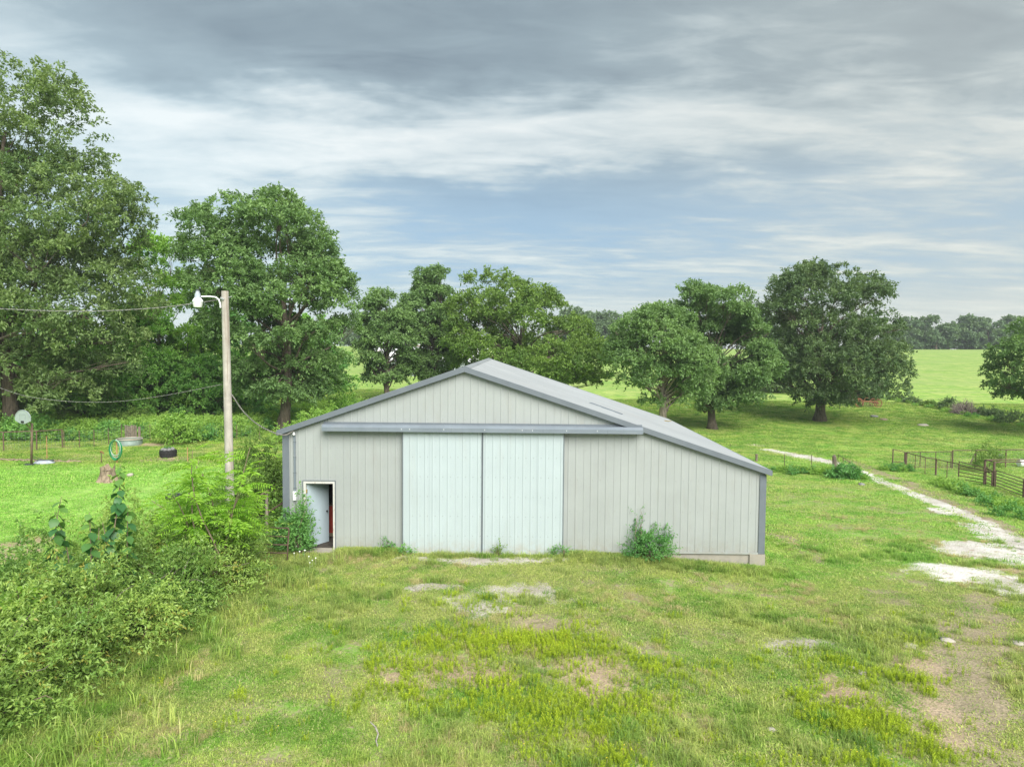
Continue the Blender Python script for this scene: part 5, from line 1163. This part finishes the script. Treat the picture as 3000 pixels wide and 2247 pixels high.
# ------------------------------------------------------------------ ground cover by geometry nodes
def scatter(name, label, cat, pts, scl, idxs, sources, rotz):
    me = bpy.data.meshes.new(name); me.vertices.add(len(pts)); me.vertices.foreach_set('co', pts.astype(np.float32).ravel())
    for nm, ty, dat, key in (('scl', 'FLOAT', scl, 'value'), ('rz', 'FLOAT', rotz, 'value'), ('pick', 'INT', idxs, 'value')):
        at = me.attributes.new(nm, ty, 'POINT'); at.data.foreach_set(key, np.asarray(dat, np.int32 if ty == 'INT' else np.float32))
    o = bpy.data.objects.new(name, me); COL.objects.link(o); tag(o, label, cat, kind='stuff')
    ng = bpy.data.node_groups.new(name+'_nodes', 'GeometryNodeTree')
    ng.interface.new_socket('Geometry', in_out='INPUT', socket_type='NodeSocketGeometry'); ng.interface.new_socket('Geometry', in_out='OUTPUT', socket_type='NodeSocketGeometry')
    gi = ng.nodes.new('NodeGroupInput'); go = ng.nodes.new('NodeGroupOutput'); L = ng.links
    jn = ng.nodes.new('GeometryNodeJoinGeometry')
    for s_ in reversed(sources):
        oi = ng.nodes.new('GeometryNodeObjectInfo'); oi.inputs['Object'].default_value = s_; oi.inputs['As Instance'].default_value = True; L.new(oi.outputs['Geometry'], jn.inputs[0])
    ip = ng.nodes.new('GeometryNodeInstanceOnPoints'); ip.inputs['Pick Instance'].default_value = True
    L.new(gi.outputs[0], ip.inputs['Points']); L.new(jn.outputs[0], ip.inputs['Instance'])
    def na(nm, ty):
        q = ng.nodes.new('GeometryNodeInputNamedAttribute'); q.data_type = ty; q.inputs['Name'].default_value = nm; return q.outputs['Attribute']
    L.new(na('pick', 'INT'), ip.inputs['Instance Index']); L.new(na('scl', 'FLOAT'), ip.inputs['Scale'])
    cx3 = ng.nodes.new('ShaderNodeCombineXYZ'); L.new(na('rz', 'FLOAT'), cx3.inputs[2]); L.new(cx3.outputs[0], ip.inputs['Rotation'])
    L.new(ip.outputs[0], go.inputs[0]); md = o.modifiers.new('scatter', 'NODES'); md.node_group = ng
    return o
def src(name, V, Fc, mt, T, mats=None, midx=None):
    o = mk(name, V, Fc, mt, None, cols=T, mats=mats, midx=midx); COL.objects.unlink(o); return o
def tuft(r, nb, R_t, hmin, hmax, w, lean=.6, mt=None, name='tuft', bent=1.):
    """blades as bent two-segment strips"""
    a_ = r.uniform(0, 6.28, nb); rad = R_t*np.sqrt(r.random(nb)); C = np.stack([rad*np.cos(a_), rad*np.sin(a_), np.zeros(nb)-.01], 1)
    h = r.uniform(hmin, hmax, nb); az = r.uniform(0, 6.28, nb); ln = r.uniform(.1, lean, nb)
    d = np.stack([np.cos(az), np.sin(az), np.zeros(nb)], 1); s_ = np.stack([-np.sin(az), np.cos(az), np.zeros(nb)], 1)*w/2*r.uniform(.6, 1.3, (nb, 1))
    m_ = C+d*(h*ln*.35)[:, None]+np.array([0, 0, 1.])*(h*.6)[:, None]; t = C+d*(h*ln*(1+.3*bent))[:, None]+np.array([0, 0, 1.])*(h*(1-.35*ln*bent))[:, None]
    V = np.stack([C-s_, C+s_, m_+s_*.8, m_-s_*.8, t], 1).reshape(-1, 3); i = np.arange(nb)[:, None]*5
    Fc = [tuple(f) for f in (i+np.array([0, 1, 2, 3]))]+[tuple(f) for f in (i+np.array([3, 2, 4]))]
    T = np.repeat(r.random(nb), 5); return V, Fc, T
r = np.random.default_rng(900)
def tsrc(mt, *a_):
    V, Fc, T = tuft(r, *a_); return src('tuft', V, Fc, mt, T)
S_NEAR = [tsrc(M_BLADE, 110, .27, .015, .06, .011, 1.4) for k in range(5)]
S_TALL = [tsrc(M_BLADE, 70, .16, .08, .26, .010, .9) for k in range(3)]
S_FAR = [tsrc(M_BLADE, 80, .5, .025, .075, .022, 1.1) for k in range(3)]
S_STRAW = [tsrc(M_STRAW, 60, .20, .08, .26, .009, 1.5) for k in range(3)]
def bareness(x, y):
    b = np.zeros(len(x))
    for f in BARE: b = np.maximum(b, f(x, y))
    return b
def in_barn(x, y): return (x > -.05) & (x < BW+.08) & (y > -.03) & (y < BL+.1)
def visible_x(Y, margin=1.5): return CAM[0]-Y*(1500/FPX)*1.03-Y*.015-margin, CAM[0]+Y*(1500/FPX)*1.03-Y*.0+margin
def sample(n_, Y0, Y1, r, power=1.):
    Yv = Y0+(Y1-Y0)*r.random(n_*2)**power; lo, hi = visible_x(Yv); x = lo+(hi-lo)*r.random(n_*2); y = Yv+CAM[1]
    # uniform in area
    w = (hi-lo)/((hi-lo).max()); k = r.random(n_*2) < np.maximum(w, .05); x, y = x[k][:n_], y[k][:n_]; k = ~in_barn(x, y); return x[k], y[k]
def hidden_by_barn(x, y): return (y > 0) & (x > .2) & (x < 13+.12*y) & (y < 48)
# near lawn
x, y = sample(30000, 9.0, 24, r); b = bareness(x, y); k = (r.random(len(x)) > b*.9) & (r.random(len(x)) < .22+3.2*(fnoise(x, y, 1.6, 4)-.36)); x, y = x[k], y[k]
scatter('lawn_grass', 'short patchy grass of the near lawn', 'grass', np.stack([x, y, gm(x, y)], 1), r.uniform(.7, 1.35, len(x))*(.7+.6*fnoise(x, y, .7, 3)), r.integers(0, 5, len(x)), S_NEAR, r.uniform(0, 6.28, len(x)))
# pasture, mid distance
x, y = sample(60000, 24, 95, r, 1.35); k = ~hidden_by_barn(x, y); x, y = x[k], y[k]; b = bareness(x, y); k = r.random(len(x)) > b; x, y = x[k], y[k]; sc_ = (.6+.010*(y+21.5))*r.uniform(.7, 1.3, len(x))*(.5+1.0*fnoise(x, y, .35, 3))
scatter('pasture_grass', 'grass of the yard and pasture beyond the barn', 'grass', np.stack([x, y, gm(x, y)], 1), sc_, r.integers(0, 3, len(x)), S_FAR, r.uniform(0, 6.28, len(x)))
# taller grass: along the wall, hedge foot, scattered
xs_, ys_ = [], []
q = r.random(500); xs_.append(dx1+.2+q*(sx0-dx1-.2)); ys_.append(-.08-np.abs(r.normal(size=500))*.25)
q = r.random(900); xs_.append(sx1+.1+q*(BW-sx1+.6)); ys_.append(-.10-np.abs(r.normal(size=900))*.35)
q = r.random(260); xs_.append(sx0+q*(sx1-sx0)); ys_.append(-.35-np.abs(r.normal(size=260))*.25)
q = r.random(1500); yy_ = -12.5+q*12; xs_.append(-.2-(-yy_-2)*.14+np.abs(r.normal(size=1500))*.8); ys_.append(yy_)
x, y = sample(16000, 9.5, 26, r); k = fnoise(x+31, y, .5, 4) > .63; xs_.append(x[k]); ys_.append(y[k])
q = r.random(90); yy_ = -12+q*11; xs_.append(.3-(-yy_-2)*.10+np.abs(r.normal(size=90))*.9); ys_.append(yy_); NST = 90
x = np.concatenate(xs_); y = np.concatenate(ys_); k = ~in_barn(x, y) & (r.random(len(x)) > bareness(x, y)*.9); x, y = x[k], y[k]
sct = r.uniform(.45, 1.1, len(x)); sct[-80:] *= 1.9
scatter('tall_grass', 'taller grass tufts along the barn wall and hedge foot', 'grass', np.stack([x, y, gm(x, y)], 1), sct, r.integers(0, 3, len(x)), S_TALL, r.uniform(0, 6.28, len(x)))
x, y = sample(15000, 10, 34, r); k = (fnoise(x+9, y+4, .42, 4) > .60) & ~hidden_by_barn(x, y) & (r.random(len(x)) > bareness(x, y)); x, y = x[k], y[k]
q = r.random(260); x = np.concatenate([x, dx1+.1+q*1.6]); y = np.concatenate([y, -.2-np.abs(r.normal(size=260))*.5])
k = ~((x < -.5) & (y > -6)) & (r.random(len(x)) < .6); x, y = x[k], y[k]
scatter('dry_grass', 'dry straw-coloured grass tufts in the near lawn', 'grass', np.stack([x, y, gm(x, y)], 1), r.uniform(.25, .75, len(x)), r.integers(0, 3, len(x)), S_STRAW, r.uniform(0, 6.28, len(x)))
# upright weeds in patches
def weed(r, nst):
    Vs, Fs, Ts = [], [], []; off = 0
    for k in range(nst):
        b = np.array([r.normal()*.09, r.normal()*.09, 0]); h = r.uniform(.08, .18); nl_ = 13; tt = (np.arange(nl_)+.5)/nl_; C = b+np.stack([np.zeros(nl_), np.zeros(nl_), tt*h], 1)
        az = np.arange(nl_)*2.4; D = np.stack([np.cos(az)*.8, np.sin(az)*.8, np.full(nl_, 1.0)], 1)
        V, Fc, T = leaves(C, D, .05*(1-.4*tt), .013, np.clip(.15+.8*tt*r.uniform(.7, 1.1), 0, 1), r); Vs.append(V); Fs.append(Fc+off); Ts.append(T); off += len(V)
    return np.concatenate(Vs), np.concatenate(Fs), np.concatenate(Ts)
S_WEED = []
for k in range(4):
    V, Fc, T = weed(r, 9); S_WEED.append(src('weed', V, Fc, M_WEED, T))
def pxpatch(px, py, rx_, ry_, n_):
    x0, y0, _ = G(px, py); return x0+r.normal(size=n_)*rx_, y0+r.normal(size=n_)*ry_
PT = [pxpatch(*a_) for a_ in ((1500, 1890, 1.0, .35, 210), (1300, 1870, .6, .35, 80), (1640, 1900, .5, .35, 90), (1180, 1940, .5, .6, 60), (1420, 1990, .9, .5, 90), (1540, 2080, .9, .35, 90), (1680, 2080, .8, .5, 150), (1850, 2110, .4, .5, 60), (1640, 2170, .5, .4, 60), (1900, 1960, .6, .5, 60), (2460, 2100, .45, .3, 110), (2560, 2130, .5, .25, 80), (2600, 1990, .5, .4, 60), (2470, 1960, .5, .4, 40), (1750, 2230, .5, .15, 50), (2620, 1880, .4, .2, 30), (1300, 2060, .8, .4, 60), (2400, 2030, .5, .4, 40), (2050, 2150, .5, .3, 18), (2200, 1950, .3, .2, 10), (2290, 1910, .25, .15, 9), (2750, 2210, .4, .2, 40), (2500, 2240, .8, .15, 50), (1700, 1850, .3, .2, 20), (1320, 1770, .5, .3, 22))]
x = np.concatenate([p[0] for p in PT]); y = np.concatenate([p[1] for p in PT]); x2, y2 = sample(230, 10, 19, r); x = np.concatenate([x, x2]); y = np.concatenate([y, y2]); k = (x > .3) & (y < -2.2) & (r.random(len(x)) < .72); x, y = x[k], y[k]
WX, WY = x, y
scatter('upright_weeds', 'bright yellow-green upright weeds in patches on the near lawn', 'weeds', np.stack([x, y, gm(x, y)], 1), r.uniform(.45, 1.25, len(x)), r.integers(0, 4, len(x)), S_WEED, r.uniform(0, 6.28, len(x)))
mb = MB()
for i in r.permutation(len(WX))[:110]:
    c = (WX[i]+r.normal()*.05, WY[i]+r.normal()*.05, float(gm(WX[i], WY[i]))+r.uniform(.12, .2)); mb.lathe(c, [(.0, 0), (.012, .004), (.0, .008)], 5)
o = mb.build('yellow_flowers', M_FLOWER, None); tag(o, 'tiny yellow flowers on the upright weeds', 'flowers', kind='stuff')
mb = MB()
for (px, py, s_) in ((848, 1615, .03), (868, 1620, .035), (878, 1635, .025), (893, 1632, .03), (905, 1650, .02), (925, 1655, .02), (915, 1662, .018), (862, 1640, .02), (900, 1610, .02), (908, 1668, .015)):
    x, y, z = G(px, py+10); mb.lathe((x, y, z+.25+s_), [(0, 0), (s_*.7, .004), (s_, .02), (s_*.6, .035), (0, .04)], 8); mb.tube([(x, y, z+.1), (x, y, z+.25+s_)], .0015, 3)
o = mb.build('white_flowers', M_FLOWERW, None); tag(o, 'white wild flower heads beside the walk door', 'flowers', kind='stuff')
# brush band: leafy ground cover beyond the wire fence and along the corral
def brush_src(seed, lm, h=.5):
    rr_ = np.random.default_rng(seed); n_ = 46; d = sph(n_, rr_); d[:, 2] = np.abs(d[:, 2]); P = d*np.array([.45, .45, h])*rr_.uniform(.4, 1, (n_, 1)); D = unit(d+sph(n_, rr_)*.6+np.array([0, 0, .4]))
    V, Fc, T = twigs(P, D, .28, 7, .13, .07, rr_, np.clip(.35+.4*d[:, 2]+rr_.normal(size=n_)*.1, 0, 1)); return src('brush', V, Fc, lm, T)
S_BR = [brush_src(61, L_BRUSH), brush_src(62, L_BRUSH, .7), brush_src(63, L_SHRUB)]
def band(poly, n_, r):   # px polygon-ish: list of (pxA, pyA, pxB, pyB, spread)
    X, Y = [], []
    for pa_, qa, pb_, qb, sp_ in poly:
        a_, b_ = np.array(G(pa_, qa)[:2]), np.array(G(pb_, qb)[:2]); t = r.random(n_); P = a_+(b_-a_)*t[:, None]+r.normal(size=(n_, 2))*sp_; X.append(P[:, 0]); Y.append(P[:, 1])
    return np.concatenate(X), np.concatenate(Y)
x, y = band([(200, 1272, 800, 1262, 1.2), (190, 1278, 820, 1262, 1.8), (430, 1272, 800, 1268, 1.5), (-100, 1290, 200, 1290, 1.2), (0, 1262, 860, 1255, 2.5)], 420, r)
tx_, ty_, _ = gxy(826, 52); k = (y > 24.2) & (x < 0) & ~((np.abs(x-tx_-.3) < 1.6) & (y < ty_+.5)); x, y = x[k], y[k]
x3, y3 = band([(880, 1230, 1030, 1190, 2.0), (850, 1240, 930, 1210, 2.0)], 160, r)
x = np.concatenate([x, x3]); y = np.concatenate([y, y3])
scatter('leafy_brush', 'bright leafy undergrowth behind the yard fence', 'undergrowth', np.stack([x, y, gm(x, y)], 1), r.uniform(.6, 1.5, len(x)), r.integers(0, 3, len(x)), S_BR, r.uniform(0, 6.28, len(x)))
x, y = band([(2760, 1420, 2850, 1445, .35), (2830, 1440, 2930, 1480, .45), (2920, 1475, 3050, 1530, .5), (2440, 1385, 2510, 1405, .5), (2640, 1378, 2600, 1375, .4)], 26, r)
x3, y3 = band([(2250, 1382, 2440, 1388, .35), (2620, 1172, 2990, 1250, .6)], 55, r); x = np.concatenate([x, x3]); y = np.concatenate([y, y3])
scatter('corral_weeds', 'leafy weeds along the foot of the corral, the ditch and the field edge', 'undergrowth', np.stack([x, y, gm(x, y)], 1), r.uniform(.4, .9, len(x)), r.integers(0, 3, len(x)), [S_BR[2], S_BR[0], S_BR[0]], r.uniform(0, 6.28, len(x)))

# ------------------------------------------------------------------ thin haze in the air
mb = MB(); mb.box(-960, 960, -60, 1010, -9, 45); hz_ = mb.build('haze', None)
HM = bpy.data.materials.new('haze_air'); HM.use_nodes = True; HM.node_tree.nodes.clear()
pv = HM.node_tree.nodes.new('ShaderNodeVolumePrincipled'); pv.inputs['Density'].default_value = .0003; pv.inputs['Color'].default_value = (.86, .92, 1, 1); pv.inputs['Anisotropy'].default_value = 0
mo = HM.node_tree.nodes.new('ShaderNodeOutputMaterial'); HM.node_tree.links.new(pv.outputs[0], mo.inputs['Volume'])
hz_.data.materials.clear(); hz_.data.materials.append(HM); tag(hz_, 'thin summer haze over the fields', 'haze', kind='stuff')
